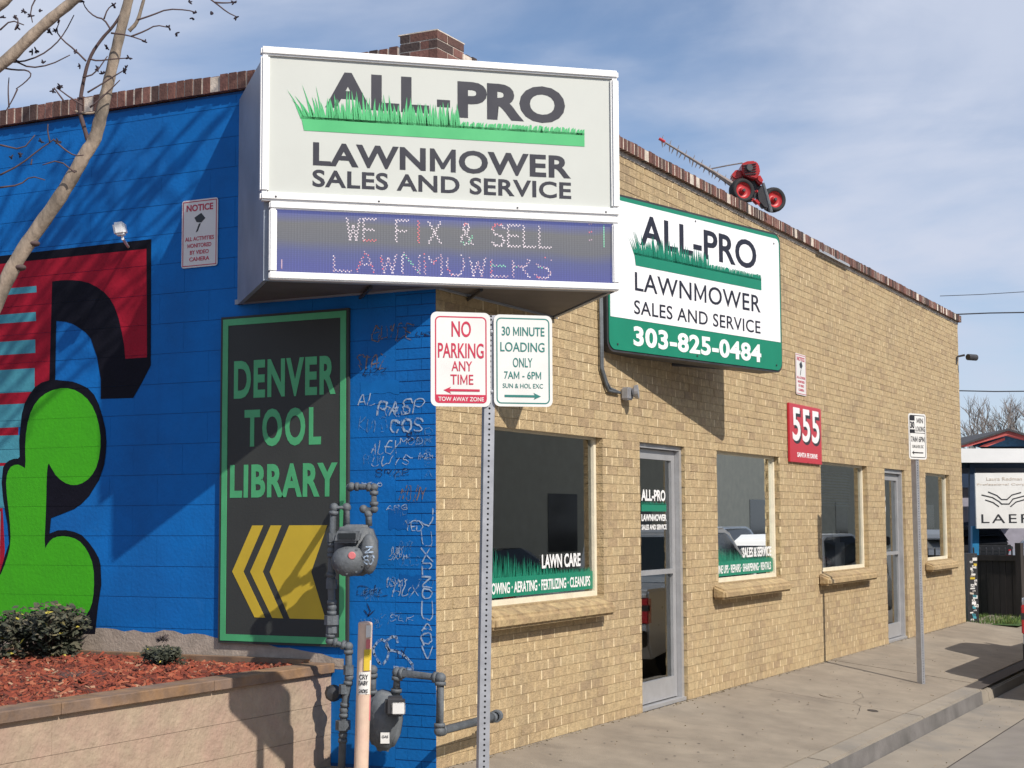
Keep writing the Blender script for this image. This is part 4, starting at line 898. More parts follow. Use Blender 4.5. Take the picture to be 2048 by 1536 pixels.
# far post
Q = Vector((8.31, -1.236)); P2 = Plane(Q, (.94, -.34)); z2 = 2.49
T2 = thing('loading_sign_post', 'steel post with a black and white loading sign, standing further along the pavement', 'street sign')
perf_post(P2, -.008, gz(-1.2) - .05, z2 + .23, .06, -.004, T2)
s = MB(); P2.poly(s, rr_pts(-.168, z2 - .247, .168, z2 + .247, .032), 0, .004); a3 = s.build('sign_plate', 'swhite', T2)
s = MB(); outline(s, P2, -.15, z2 - .23, .15, z2 + .23, .026, .008, .0045); P2.box(s, -.145, z2 + .035, .145, z2 + .041, .0045, .0052); P2.box(s, -.145, z2 + .17, -.05, z2 + .225, .0045, .0052); P2.box(s, -.145, z2 + .041, -.05, z2 + .075, .0045, .0052); sub(s.build('border', 'sblk'), a3)
text('30', P2, (-.138, z2 + .085, -.058, z2 + .160), .005, 'sblk', a3, .04, th=.001); text('MIN', P2, (-.01, z2 + .145, .11, z2 + .20), .005, 'sblk', a3, .006, th=.001); text('LOADING', P2, (-.035, z2 + .055, .14, z2 + .11), .005, 'sblk', a3, .0, th=.001)
text('7AM 6PM', P2, (-.128, z2 - .06, .13, z2 + .0), .005, 'sblk', a3, .012, th=.001); text('SUN & HOL EXC', P2, (-.105, z2 - .125, .11, z2 - .092), .005, 'sblk', a3, .0, th=.001)
s = MB(); arrow(s, P2, -.115, .10, z2 - .175, .005, .022); sub(s.build('arrow', 'sblk'), a3)

# ================================================================== BOLLARD
bt = at(731, 1243, 9.75); bb = at(722, 1545, 9.70); dr = (bt - bb).normalized(); bb2 = bb - dr * .12
BO = thing('bollard', 'thin leaning salmon painted bollard with stickers, before the gas meters', 'bollard')
s = MB(); s.tube([bb2, bt - dr * .012, bt - dr * .004, bt], [.043, .043, .038, .018], 24); s.build('pipe_body', 'boll', BO, smooth=False)
def wrap(px, y0, y1, a0, a1, m, r=.0445, nm='sticker'):
    s = MB(); c = at(px, (y0 + y1) / 2, 9.73); hh = (y1 - y0) / 2 * 9.73 / 3225; left = (-RT)
    toward = -FW; n = 8
    for k in range(n):
        A = rad(a0 + (a1 - a0) * k / n); Bq = rad(a0 + (a1 - a0) * (k + 1) / n)
        d0 = toward * math.cos(A) + RT * math.sin(A); d1_ = toward * math.cos(Bq) + RT * math.sin(Bq)
        s.poly([c + d0 * r - dr * hh, c + d1_ * r - dr * hh, c + d1_ * r + dr * hh, c + d0 * r + dr * hh])
    return s.build(nm, m, BO)
wrap(728, 1343, 1387, -70, 60, 'swhite'); wrap(729.5, 1250, 1274, 15, 75, 'swhite'); wrap(729, 1298, 1340, 0, 70, 'byel'); wrap(729, 1320, 1340, 10, 65, 'swhite', .0450); wrap(728.5, 1278, 1296, 20, 60, 'pink'); wrap(727, 1390, 1440, 35, 75, 'pink')
BPn = Plane(at(728, 1365, 9.73).xy, RT.xy); zz = at(728, 1365, 9.73).z
text('CRY', BPn, (-.026, zz + .022, .030, zz + .052), .0455, 'sblk', BO, .02, th=.001); text('BABY', BPn, (-.028, zz - .012, .030, zz + .014), .0455, 'sblk', BO, .02, th=.001); text('SMOKE', BPn, (-.028, zz - .058, .028, zz - .035), .0455, 'sblk', BO, .02, th=.001)
zz2 = at(729, 1262, 9.75).z; text('LE', BPn, (.010, zz2, .034, zz2 + .02), .043, 'sblk', BO, .02, th=.001)

# ================================================================== GAS METERS
def pipe(par, pts, r, D, nm='pipe', elbows=True):
    P_ = [at(p[0], p[1], (p[2] if len(p) > 2 else D)) for p in pts]; s = MB()
    s.tube(P_, r, 12); 
    for q in P_[1:-1]: s.blob(q, (r * 1.25,) * 3, 12, 8)
    for a, b in zip(P_, P_[1:]):
        d = (b - a); l = d.length
        if l > .12:
            d.normalize()
            for c in (a + d * .035, b - d * .035): s.lathe(c, d, [(-.012, r), (-.012, r * 1.28), (.012, r * 1.28), (.012, r)], 12)
    return s.build(nm, 'pipe', par, smooth=True)
G1 = thing('gas_meter', 'upper grey gas meter with graffiti scrawl, mounted beside the board edge', 'gas meter', 'gas meters on the blue wall')
Dm = 10.42
def meter_body(par, cx, cy, w, h, D, dep):
    c = at(cx, cy, D); k = D / 3225; W2, H2 = w / 2 * k, h / 2 * k
    pts = [(-.80, -.95), (-.55, -1.0), (.5, -1.0), (.8, -.82), (1.0, -.35), (1.0, .35), (.85, .62), (.72, .95), (.3, 1.0), (-.6, 1.0), (-.9, .8), (-1.0, .3), (-1.0, -.4)]
    s = MB(); s.prism([c + RT * (a * W2) + UP * (b * H2) - FW * dep / 2 for a, b in pts], FW * dep)
    return c, k, s.build('meter_body', 'meter', par, bevel=.022, seg=3, smooth=True)
c, k, o = meter_body(G1, 713, 1100, 84, 102, Dm, .19)
s = MB(); q = at(698, 1122, Dm - .14); s.blob(q, (.115, .075, .10), 14, 9, q=Matrix((RT, FW, UP)).transposed()); s.build('diaphragm_cover', 'meter', G1, smooth=True)
s = MB(); q = at(738, 1108, Dm - .13); s.blob(q, (.06, .05, .13), 14, 9, q=Matrix((RT, FW, UP)).transposed()); s.build('diaphragm_cover', 'meter', G1, smooth=True)
s = MB(); q = at(694, 1074, Dm - .14); s.obox(q, RT * .085, FW * .05, UP * .038 + RT * .01); s.build('index_box', 'meter', G1, bevel=.016)
s = MB(); s.lathe(at(704, 1111, Dm - .205), -FW, [(0, .024), (.006, .024), (.008, .02), (.008, 0)], 16); s.build('red_cap', 'pink', G1)
s = MB(); MPf = Plane(at(735, 1110, Dm - .19).xy, RT.xy); z = at(735, 1110, Dm).z
for ln in strokes('SS', (-.022, z - .05, .035, z + .0), .1, .006, 3) + strokes('Z', (-.01, z + .02, .03, z + .06), .1, .006, 4): ribbon(s, MPf, ln, .008, .0)
s.build('graffiti_tag', 'tag_w', G1)
pipe(G1, [(738, 1052), (737, 1028), (727, 1018), (748, 1018), (748, 975), (703, 973), (700, 975, 10.75)], .022, Dm)
pipe(G1, [(693, 1052), (693, 1015), (668, 1015), (664, 1100), (662, 1160), (664, 1215), (660, 1282), (697, 1293), (698, 1355), (688, 1420), (686, 1470), (682, 1560)], .024, Dm)
s = MB()
for (a, b, rr_) in ((664, 1075, .034), (663, 1168, .036), (663, 1240, .048), (663, 1257, .036), (697, 1340, .034), (688, 1378, .034), (686, 1450, .05)): s = MB(); s.lathe(at(a, b, Dm), UP, [(-.03, .02), (-.03, rr_), (.03, rr_), (.03, .02)], 8); s.build('pipe_fitting', 'pipe', G1, smooth=False)
s = MB(); q = at(668, 1385, Dm + .12); s.lathe(q, RT, [(-.05, .0), (-.05, .04), (.08, .04), (.08, .02)], 14); s.lathe(q, -FW, [(0, .0), (.0, .05), (.04, .056), (.07, .04), (.08, 0)], 16); s.build('regulator', 'dgray', G1)
for k in range(9):
    a = rad(20 + k * 40); q = at(698, 1122, Dm - .205) + RT * .088 * math.cos(a) + UP * .080 * math.sin(a) + FW * .03; s = MB(); s.lathe(q, -FW, [(0, .008), (.012, .008), (.012, 0)], 6); s.build('bolt', 'pipe', G1)
s = MB(); q = at(694, 1072, Dm - .195); s.obox(q, RT * .055, FW * .004, UP * .018); s.build('index_glass', 'cglass', G1)
s = MB(); s.obox(at(664, 1130, Dm + .1), RT * .012, FW * .11, UP * .02); s.build('wall_bracket', 'pipe', G1)
G2 = thing('gas_meter', 'lower grey gas meter with a white dial, behind the leaning bollard', 'gas meter', 'gas meters on the blue wall')
D2 = 10.25
k = D2 / 3225; c = at(770, 1440, D2); s = MB()
prof = [(-1.0, -.25), (-.95, .55), (-.7, .9), (-.2, 1.0), (.55, .9), (.9, .6), (.95, .0), (.82, -.5), (.45, -.97), (0, -1.06), (-.6, -.9)]
s.prism([c + RT * (a * 37 * k) + UP * (b * 59 * k) - FW * .1 for a, b in prof], FW * .2); s.build('meter_body', 'meter', G2, bevel=.03, seg=3, smooth=True)
s = MB(); q = at(790, 1412, D2 - .15); s.obox(q, RT * .062, FW * .05, UP * .062); s.build('index_box', 'dgray', G2, bevel=.02, seg=3)
s = MB(); q = at(797, 1417, D2 - .21); s.obox(q, RT * .042, FW * .006, UP * .038); s.build('dial_face', 'swhite', G2, bevel=.008)
s = MB(); q = at(770, 1476, D2 - .115); s.obox(q, RT * .028, FW * .003, UP * .034); s.build('label_plate', 'swhite', G2)
q2 = Plane(at(770, 1476, D2 - .12).xy, RT.xy); z = at(770, 1476, D2 - .12).z; text('GAS', q2, (-.02, z + .0, .02, z + .016), .001, 'sblk', G2, .01, th=.0005)
pipe(G2, [(744, 1395), (745, 1340), (730, 1335, D2 + .1)], .026, D2)
pipe(G2, [(792, 1392), (795, 1345), (881, 1356, 10.1), (879, 1462, 10.05), (989, 1434, 10.75)], .028, D2)
s = MB(); e = at(993, 1432, 10.78); s.lathe(e, Vector((1, .2, 0)), [(-.03, .03), (-.03, .042), (.02, .042), (.02, 0)], 12); s.build('pipe_fitting', 'pipe', G2)

# ================================================================== PLANTER
PY = .80; PT = .66
PLN = thing('raised_planter', 'raised planter of pale split-face blocks with a brown cap, filled with red mulch', 'planter')
mb = MB(); mb.box((-8, PY + .012, -.6), (-.008, PY + .2, PT - .07)); mb.build('planter_wall', 'plw', PLN)
zc = [.595, .39, .185, -.02, -.225, -.43]
for k, (z1_, z0_) in enumerate(zip(zc, zc[1:])):
    x = -.008 - (.22 if k % 2 else .44)
    xr = -.008
    while xr > -8:
        xl = max(x, -8); s = MB(); n = 4
        s.box((xl + .0003, PY + rb.uniform(-.0008, .0008), z0_ + .0012), (xr - .0003, PY + .1, z1_ - .0012)); s.build('block', 'plw', PLN); xr = x; x -= .44
xr = -.012
for k in range(6):
    xl = xr - 1.3; s = MB(); s.box((xl + .003, PY - .035, PT - .065), (xr - .003, PY + .16, PT)); s.build('cap_stone', 'cap', PLN, bevel=.006, seg=1); xr = xl
s = MB(); s.box((-8, PY + .165, PT - .07), (-.02, 6.2, PT - .045)); s.build('soil', 'mulch', PLN)
s = MB(); s.box((-.10, PY + .165, PT - .05), (-.02, 6.2, PT + .02)); s.build('timber_edging', 'cap', PLN)
s = MB(); rm = random.Random(9)
for i in range(9000):
    x = -rm.uniform(.1, 5.0); y = rm.uniform(PY + .14, 3.4); z = PT - .04 + rm.uniform(0, .022) + .035 * (math.sin(x * 2.3 + 1) * math.sin(y * 3.1) * .5 + .5); a = rm.uniform(0, 6.28); l = rm.uniform(.012, .038); w = rm.uniform(.004, .011)
    d = Vector((math.cos(a), math.sin(a), rm.uniform(-.5, .5))).normalized(); e = d.orthogonal().normalized(); c = Vector((x, y, z)); t = rm.random(); hgt = d.cross(e) * .003
    s.poly([c - d * l - e * w, c + d * l - e * w * .6, c + d * l * .9 + e * w, c - d * l * .9 + e * w], t); s.poly([c - d * l - e * w, c - d * l * .9 + e * w, c - d * l * .8 - hgt * 3, ], t)
o = s.build('mulch_chips', 'chip', kind='stuff')
def shrub(nm, lb, c, r, n, seed, tmin=0, tmax=.93, grp=None, leafl=.022, stems=14):
    t = thing(nm, lb, 'shrub' if nm == 'shrub' else 'plant', grp, loc=c); rq = random.Random(seed); s = MB(); C0 = Vector(c)
    lobes = [(Vector((rq.uniform(-.75, .75) * r[0], rq.uniform(-.6, .6) * r[1], rq.uniform(.25, .72) * r[2])), rq.uniform(.3, .5)) for _ in range(9)]
    for i in range(n):
        lc, lr = rq.choice(lobes); d = Vector((rq.gauss(0, 1), rq.gauss(0, 1), rq.gauss(0, 1))).normalized() * (lr * rq.uniform(.4, 1.05))
        p = C0 + lc + Vector((d.x * r[0], d.y * r[1], d.z * r[2] * .8)); p.z = max(p.z, C0.z + .01)
        a = Vector((rq.gauss(0, 1), rq.gauss(0, 1), rq.gauss(0, .7) + .3)).normalized(); b = a.orthogonal().normalized(); l = leafl * rq.uniform(.6, 1.3); w = l * .4
        tt = rq.uniform(tmin, tmax) if rq.random() > .015 else 1.0
        s.poly([p - a * l, p + b * w, p + a * l, p - b * w], tt)
    s.build('foliage', 'leaf', t, kind='stuff'); s = MB()
    for i in range(stems):
        lc, lr = rq.choice(lobes); e = C0 + lc * 1.1; s.tube([C0 + Vector((rq.uniform(-.04, .04), rq.uniform(-.04, .04), -.03)), C0.lerp(e, .5) + Vector((rq.uniform(-.03, .03), rq.uniform(-.03, .03), .02)), e], [.006, .004, .002], 5)
    s.build('stem', 'twig', t); return t
def ground(px, py, z=PT - .03): p = onplane(px, py, 2, z); return (p.x, p.y, z)
g = ground(95, 1318); shrub('shrub', 'wide dark evergreen shrub with yellowish tips in front of the green mural shape', g, (.45, .34, .40), 3600, 21, leafl=.030, stems=46)
g = ground(318, 1338); shrub('small_shrub', 'small grey green plant alone in the red mulch near the planter end', g, (.15, .14, .15), 1800, 22, 0, .6, leafl=.016)
g = ground(160, 1362); s = MB(); rq = random.Random(4); DT = thing('dry_tuft', 'low dry purplish grass tuft lying in the mulch near the planter cap', 'plant', loc=g); G0 = Vector(g)
for i in range(420):
    a = rq.uniform(0, 6.28); d = Vector((math.cos(a) * rq.uniform(.3, 1.7), math.sin(a), rq.uniform(.1, .55))).normalized(); l = rq.uniform(.06, .17); b0 = G0 + Vector((rq.uniform(-.06, .06), rq.uniform(-.05, .05), 0)); w = d.orthogonal().normalized() * .003
    s.poly([b0 - w, b0 + w, b0 + d * l])
s.build('blades', 'dead', DT, kind='stuff')
g = Vector(ground(322, 1335)); s = MB(); DF = thing('dried_flower', 'pale dried flower stalk with a grey seed head above the small plant', 'plant', loc=g)
s.tube([g, g + Vector((.0, 0, .12)), g + RT * .01 + UP * .17], [.006, .006, .004], 6); s.build('stalk', 'bare', DF); s = MB()
for i in range(40):
    d = Vector((rq.gauss(0, 1), rq.gauss(0, 1), rq.gauss(0, .6))).normalized(); c = g + RT * .01 + UP * .19; b = d.orthogonal().normalized() * .008; s.poly([c + d * .01 - b, c + d * .01 + b, c + d * rq.uniform(.035, .055) + b * .6, c + d * .05 - b * .6])
s.build('seed_head', 'dead', DF)

# ================================================================== NEAR TREE
TD = 9.2
def path(pts, D=TD): return [at(p[0], p[1], (p[2] if len(p) > 2 else D)) for p in pts]
base = at(-175, 1010, 9.35); base.z = PT - .05
TR = thing('street_tree', 'bare young tree with pale smooth bark leaning over the planter at the left edge', 'tree')
def curve_smooth(P_, it=2):
    for _ in range(it):
        o = [P_[0]]
        for a, b in zip(P_, P_[1:]): o += [a.lerp(b, .25), a.lerp(b, .75)]
        P_ = o + [P_[-1]]
    return P_
def interp(rs, n): return [rs[0] + (rs[-1] - rs[0]) * i / (n - 1) if len(rs) == 2 else rs[min(len(rs) - 1, int(i / (n - 1) * (len(rs) - 1)))] * (1 - (i / (n - 1) * (len(rs) - 1)) % 1) + rs[min(len(rs) - 1, int(i / (n - 1) * (len(rs) - 1)) + 1)] * ((i / (n - 1) * (len(rs) - 1)) % 1) for i in range(n)]
def limb(pts, rs, m='bark', D=TD, nm='branch', n=10):
    P_ = curve_smooth(pts if isinstance(pts[0], Vector) else path(pts, D)); s = MB(); R_ = interp(rs, len(P_))
    R_ = [r * (1 + .05 * math.sin(i * 2.1)) for i, r in enumerate(R_)]; s.tube(P_, R_, n); return s.build(nm, m, TR, smooth=True)
trunkpts = [base] + path([(-90, 780), (-12, 612), (30, 525), (72, 462), (118, 398), (150, 345), (170, 308), (190, 280), (200, 240), (208, 205), (217, 165), (232, 100), (243, 55), (262, -20), (285, -120), (300, -260), (330, -420)])
limb(trunkpts, [.058, .044, .040, .037, .032, .027, .020], nm='trunk', n=14)
for (a, b, r) in ((66, 487, .0395), (38, 535, .041), (180, 292, .037)): s = MB(); s.blob(at(a, b, TD), (r, r, r * .5), 12, 8); s.build('knot', 'twig' if a < 170 else 'bark', TR, smooth=True)
limb([(-60, 170), (10, 125), (60, 75), (110, 30), (150, 0), (190, -40), (260, -110)], [.036, .030, .022], D=9.0)
limb([(-30, 30), (0, 12), (25, -12), (60, -60)], [.03, .022], D=8.8)
limb([(182, 300), (168, 255), (158, 220), (165, 170), (178, 115), (205, 75), (225, 55), (245, 25), (255, -10)], [.014, .010, .007], 'twig')
limb([(150, 222), (175, 228), (205, 222)], [.006, .008], 'bark'); limb([(200, 240), (230, 210), (255, 60), (280, 40)], [.012, .009], 'bark') if False else None
limb([(258, 62), (275, 45), (285, 8), (292, -15)], [.012, .008], 'bark')
tw = MB(); bu = MB(); rt_ = random.Random(12)
twl = [[(275, 40), (305, 30), (335, 18), (375, 20), (392, 25)], [(222, 66), (255, 70), (290, 82)], [(262, 73), (290, 62), (312, 50), (338, 55)], [(180, 118), (195, 122), (225, 118), (258, 116)], [(165, 155), (190, 148), (215, 112)],
       [(172, 122), (150, 100), (125, 80), (112, 62), (120, 40)], [(222, 60), (208, 38), (190, 34), (172, 18), (165, 2)], [(208, 38), (215, 18), (228, 8)], [(175, 185), (200, 170), (232, 150), (252, 138)], [(165, 210), (140, 195), (120, 180), (112, 175)],
       [(0, 122), (40, 125), (80, 112), (110, 90), (130, 65), (148, 30)], [(30, 122), (60, 136), (100, 130), (140, 110)], [(30, 60), (38, 40), (28, 30)], [(0, 135), (30, 140), (55, 140), (64, 150), (50, 165), (32, 178)], [(35, 178), (25, 200), (10, 225)], [(18, 215), (16, 180), (18, 155)],
       [(0, 350), (40, 330), (80, 298), (100, 285), (108, 278)], [(100, 285), (95, 262), (96, 248)], [(0, 375), (40, 370), (62, 352), (90, 360)], [(108, 280), (130, 300), (150, 312), (168, 310)], [(62, 330), (64, 318)], [(130, 205), (115, 185), (108, 175)], [(395, -20), (430, 5), (455, 25), (472, 33)], [(430, 5), (450, 6), (468, 5)], [(75, -10), (60, 20), (65, 45)], [(180, 215), (215, 185), (240, 160)], [(0, 290), (45, 300), (70, 270)], [(0, 60), (22, 40), (48, 50)], [(150, 345), (118, 320), (85, 330)]]
for ln in twl:
    P_ = curve_smooth(path([(a, b, TD - .25 + rt_.uniform(-.2, .2)) for a, b in ln] if False else ln, TD - .1), 1); tw.tube(P_, interp([.0055, .0028], len(P_)), 6)
for (a, b) in [(392, 25), (385, 36), (378, 4), (422, 23), (338, 55), (353, 66), (290, 84), (258, 116), (248, 142), (252, 136), (213, 95), (205, 148), (195, 137), (160, 132), (152, 104), (62, 32), (48, 22), (78, 22), (118, 40), (35, 55), (28, 35), (65, 104), (72, 100), (86, 126), (35, 122), (112, 62), (100, 65), (165, 2), (118, 178), (106, 182), (82, 283), (116, 283), (22, 315), (40, 310), (472, 34), (468, 5), (228, 10), (120, 172), (5, 35), (96, 62)]:
    p = at(a, b, TD - .1)
    for _ in range(5):
        d = Vector((rt_.gauss(0, 1), rt_.gauss(0, 1), rt_.gauss(0, 1))).normalized(); q = d.to_track_quat('Z', 'Y').to_matrix(); bu.blob(p + d * .009, (.005, .005, .013), 5, 4, q=q)
# upper crown (throws the branch shadows on the blue wall)
for i in range(20):
    st = at(300, -260, TD) if i % 2 else at(330, -420, TD); y1 = rt_.uniform(-2.1, .3); en = Vector((-1.5 + rt_.uniform(-.3, .25), y1, rt_.uniform(6.7, 8.0))); md = st.lerp(en, .5) + Vector((0, 0, .25)); P_ = curve_smooth([st, md, en]); tw.tube(P_, interp([.026, .009], len(P_)), 6)
    for j in range(7):
        a = P_[2 + j % (len(P_) - 3)].lerp(en, rt_.random() * .6); b = a + Vector((rt_.uniform(-.1, .15), rt_.uniform(-.6, .3), rt_.uniform(.1, .5))); tw.tube([a, a.lerp(b, .5) + Vector((0, 0, .04)), b], [.011, .008, .005], 5); bu.blob(b, (.025, .025, .025), 5, 4)
tw.build('twigs', 'twig', TR, kind='stuff', smooth=True); bu.build('buds', 'bud', TR, kind='stuff')

# ================================================================== TRACTOR ON THE ROOF
TT = thing('garden_tractor', 'old red two wheeled sickle bar mower standing on the roof edge', 'garden tractor')
TDp = 16.9; kt = TDp / 3225
AX = (FW * .93 - RT * .37).normalized()
def wheel(cx, cy, r, D, lb):
    c = at(cx, cy, D); R = r * kt; s = MB()
    s.lathe(c, AX, [(-.045, R * .66), (-.06, R * .8), (-.05, R * .95), (-.02, R), (.02, R), (.05, R * .95), (.06, R * .8), (.045, R * .66), (-.045, R * .66)], 32); t = s.build('wheel', 'tyre', TT, smooth=True)
    s = MB(); s.lathe(c, AX, [(-.042, R * .67), (-.03, R * .6), (.0, R * .3), (-.03, R * .22), (-.045, R * .2), (-.045, 0)], 28); sub(s.build('rim', 'tred', smooth=True), t)
    s = MB(); s.lathe(c, AX, [(-.062, 0), (-.062, R * .12), (-.02, R * .12)], 12); sub(s.build('hub', 'dgray'), t)
wheel(1483, 382, 25, TDp, ''); wheel(1546, 400, 25.5, TDp + .25, '')
def slab(pts, D, dep, m, nm, bevel=.02):
    s = MB(); s.prism([at(a, b, D) for a, b in pts], FW * dep); return s.build(nm, m, TT, bevel=bevel, seg=2, smooth=False)
slab([(1483, 327), (1495, 322), (1510, 321), (1518, 328), (1521, 345), (1512, 358), (1498, 354), (1488, 350), (1484, 340)], TDp - .05, .26, 'tred', 'engine_cowl', .012)
for k in range(5): slab([(1486 + k, 330 + k * 4.6), (1513, 326 + k * 5), (1513, 327.5 + k * 5), (1486 + k, 331.5 + k * 4.6)], TDp - .065, .02, 'dgray', 'cooling_fin', .001)
slab([(1462, 350), (1471, 340), (1479, 338), (1486, 343), (1486, 355), (1474, 360), (1464, 356)], TDp + .02, .16, 'tred', 'fuel_tank', .03)
slab([(1511, 350), (1519, 346), (1529, 363), (1526, 370), (1517, 366), (1512, 360)], TDp + .02, .12, 'tred', 'gear_case')
slab([(1478, 360), (1512, 352), (1516, 372), (1510, 400), (1492, 402)], TDp + .08, .12, 'dgray', 'transmission')
slab([(1510, 372), (1524, 366), (1534, 395), (1538, 418), (1528, 418), (1514, 402)], TDp + .1, .1, 'dgray', 'chassis')
slab([(1510, 378), (1516, 376), (1517, 386), (1511, 388)], TDp + .03, .05, 'tred', 'engine_pulley'); slab([(1500, 397), (1512, 395), (1524, 408), (1515, 412)], TDp + .05, .05, 'tred', 'axle_housing')
s = MB(); s.lathe(at(1499, 335, TDp - .07), AX, [(-.01, .0), (-.01, .035), (.02, .04)], 16); s.build('air_filter', 'dgray', TT)
s = MB(); s.tube([at(1526, 366, TDp - .1), at(1534, 392, TDp - .1), at(1542, 424, TDp - .1)], [.016, .018, .022], 8); s.build('drag_leg', 'pipe', TT)
s = MB(); s.tube([at(1420, 338, TDp), at(1455, 331, TDp), at(1485, 326, TDp)], .007, 6); s.build('lift_rod', 'rust', TT)
ba, bz = (1463, 368), (1318, 277)
s = MB(); s.tube([at(*ba, TDp), at(1428, 345, TDp), at(1390, 322, TDp), at(1350, 297, TDp), at(1330, 285, TDp)], [.030, .020, .014, .011, .009], 6); s.build('cutter_bar', 'rust', TT)
s = MB(); s.tube([at(1330, 284, TDp), at(*bz, TDp)], .016, 6); s.build('bar_shoe', 'tred', TT)
rg = random.Random(2)
for i in range(17):
    f = .04 + i / 17 * .92; a = at(bz[0] + (ba[0] - bz[0]) * f, bz[1] + (ba[1] - bz[1]) * f, TDp); L_ = rg.uniform(.045, .08); s = MB()
    d = (-UP + RT * rg.uniform(-.6, .1)).normalized(); s.tube([a, a + d * L_ * .5, a + d * L_], [.009, .007, .002], 5)
    s.build('guard_finger', 'rust', TT)
    if i % 2 == 0: s = MB(); s.tube([a, a + (UP + RT * .3) * .055], [.007, .002], 5); s.build('guard_finger', 'rust', TT)

# ================================================================== VEHICLES
def car(name, lb, loc, heading, L_, Wd, H, kind, m, dz=0):
    t = thing(name, lb, 'pickup' if kind == 'pickup' else 'car'); ux = Vector((math.cos(heading), math.sin(heading), 0)); uy = Vector((-ux.y, ux.x, 0)); O = Vector(loc)
    def q(x, y, z): return O + ux * x + uy * y + UP * z
    hw = Wd / 2; wr = .37
    def arch(cx): return [(cx + (wr + .06) * math.cos(rad(a)), max(.30, wr + (wr + .06) * math.sin(rad(a)))) for a in range(180, -1, -20)]
    if kind == 'pickup': low = [(0, .50), (.0, 1.12), (.04, 1.16), (2.0, 1.16), (2.02, 1.16), (4.0, 1.16), (L_ - .25, 1.08), (L_ - .03, .85), (L_, .45)]; cabp = [(2.05, 1.14), (2.10, 1.84), (2.25, 1.90), (3.25, 1.90), (3.45, 1.85), (4.25, 1.14)]
    else: low = [(0, .45), (-.02, .95), (.10, 1.10), (L_ * .7, 1.08), (L_ - .35, .98), (L_ - .03, .75), (L_, .40)]; cabp = [(.12, 1.09), (.42, H - .08), (.7, H), (L_ * .52, H), (L_ * .58, H - .05), (L_ * .76, 1.07)]
    w1_, w2_ = (1.15, L_ - 1.0); prof = low + [(L_ - .2, .28)] + [(a, b) for a, b in arch(w2_)][::-1][::1] + [(a, b) for a, b in arch(w1_)][::-1] + [(.15, .30)]
    # arches listed front to back
    prof = low + [(L_ - .2, .28)] + arch(w2_)[::-1] + arch(w1_)[::-1] + [(.15, .30)]
    s = MB(); s.prism([q(a, -hw, b) for a, b in prof], uy * Wd); s.build('body', m, t, bevel=.035, seg=2)
    s = MB(); i0 = [q(a, -hw + .06, b) for a, b in cabp]; n = len(cabp)
    top = [q(a, (-hw + .06) if b < 1.3 else (-hw + .20), b) for a, b in cabp]; bot = [q(a, (hw - .06) if b < 1.3 else (hw - .20), b) for a, b in cabp]
    i = len(s.v); s.v += [tuple(p) for p in top + bot]; s.f += [tuple(range(i, i + n)), tuple(range(i + 2 * n - 1, i + n - 1, -1))] + [(i + k, i + n + k, i + n + (k + 1) % n, i + (k + 1) % n) for k in range(n)]; s.t += [.5] * (n + 2)
    s.build('cab' if kind == 'pickup' else 'roof', m, t, bevel=.03)
    # glass
    for sy in (-1, 1):
        s = MB(); y = sy * (hw - .13)
        xm = sum(a for a, b in cabp) / n
        pr = [(xm + (a - xm) * .86, 1.22 + (b - 1.14) * .80) for a, b in cabp]
        s.prism([q(a, sy * ((hw - .045) if b < 1.3 else (hw - .175)), b) for a, b in pr], uy * (-sy * .02)); s.build('side_window', 'cglass', t)
    s = MB(); a0, a1 = cabp[0], cabp[1]; e = -.012
    s.prism([q(a0[0] + e + (a1[0] - a0[0]) * .2, -hw + .2, 1.28), q(a0[0] + e + (a1[0] - a0[0]) * .2, hw - .2, 1.28), q(a1[0] + e, hw - .28, a1[1] - .06), q(a1[0] + e, -hw + .28, a1[1] - .06)], -ux * .01); s.build('rear_window', 'cglass', t)
    for wx in (w1_, w2_):
        for sy in (-1, 1):
            s = MB(); c = q(wx, sy * (hw - .13), wr); s.lathe(c, uy, [(-.12, wr * .6), (-.12, wr * .92), (-.08, wr), (.08, wr), (.12, wr * .92), (.12, wr * .6), (-.12, wr * .6)], 26); w = s.build('wheel', 'tyre', t, smooth=True)
            s = MB(); s.lathe(c, uy * sy, [(.11, wr * .61), (.07, wr * .55), (.09, wr * .2), (.11, wr * .16), (.11, 0)], 20); sub(s.build('rim', 'pmet'), w)
    for sy in (-1, 1):
        s = MB(); lw = .17 if kind == 'pickup' else .12; y0, y1 = (hw - lw, hw + .006) if sy > 0 else (-hw - .006, -hw + lw); lt, lb_ = (1.06, .74) if kind == 'pickup' else (1.0, .84)
        s.hexa([q(-.012, y0, lb_), q(.10, y0, lb_), q(.10, y1, lb_), q(-.012, y1, lb_), q(-.012, y0, lt), q(.10, y0, lt), q(.10, y1, lt), q(-.012, y1, lt)]); l = s.build('tail_lamp', 'tail', t, bevel=.012)
        s = MB(); s.hexa([q(-.016, y0 + .01, .90), q(.05, y0 + .01, .90), q(.05, y1 + .002, .90), q(-.016, y1 + .002, .90), q(-.016, y0 + .01, .97), q(.05, y0 + .01, .97), q(.05, y1 + .002, .97), q(-.016, y1 + .002, .97)]); sub(s.build('reverse_lamp', 'trim'), l)
        s = MB(); s.obox(q(L_ * .62 if kind != 'pickup' else 4.05, sy * (hw + .10), 1.22), ux * .05, uy * .10, UP * .09); s.build('wing_mirror', 'trim', t, bevel=.02)
        s = MB(); s.obox(q(L_ - .06, sy * (hw - .25), .82), ux * .05, uy * .16, UP * .08); s.build('headlight', 'clear', t, bevel=.02)
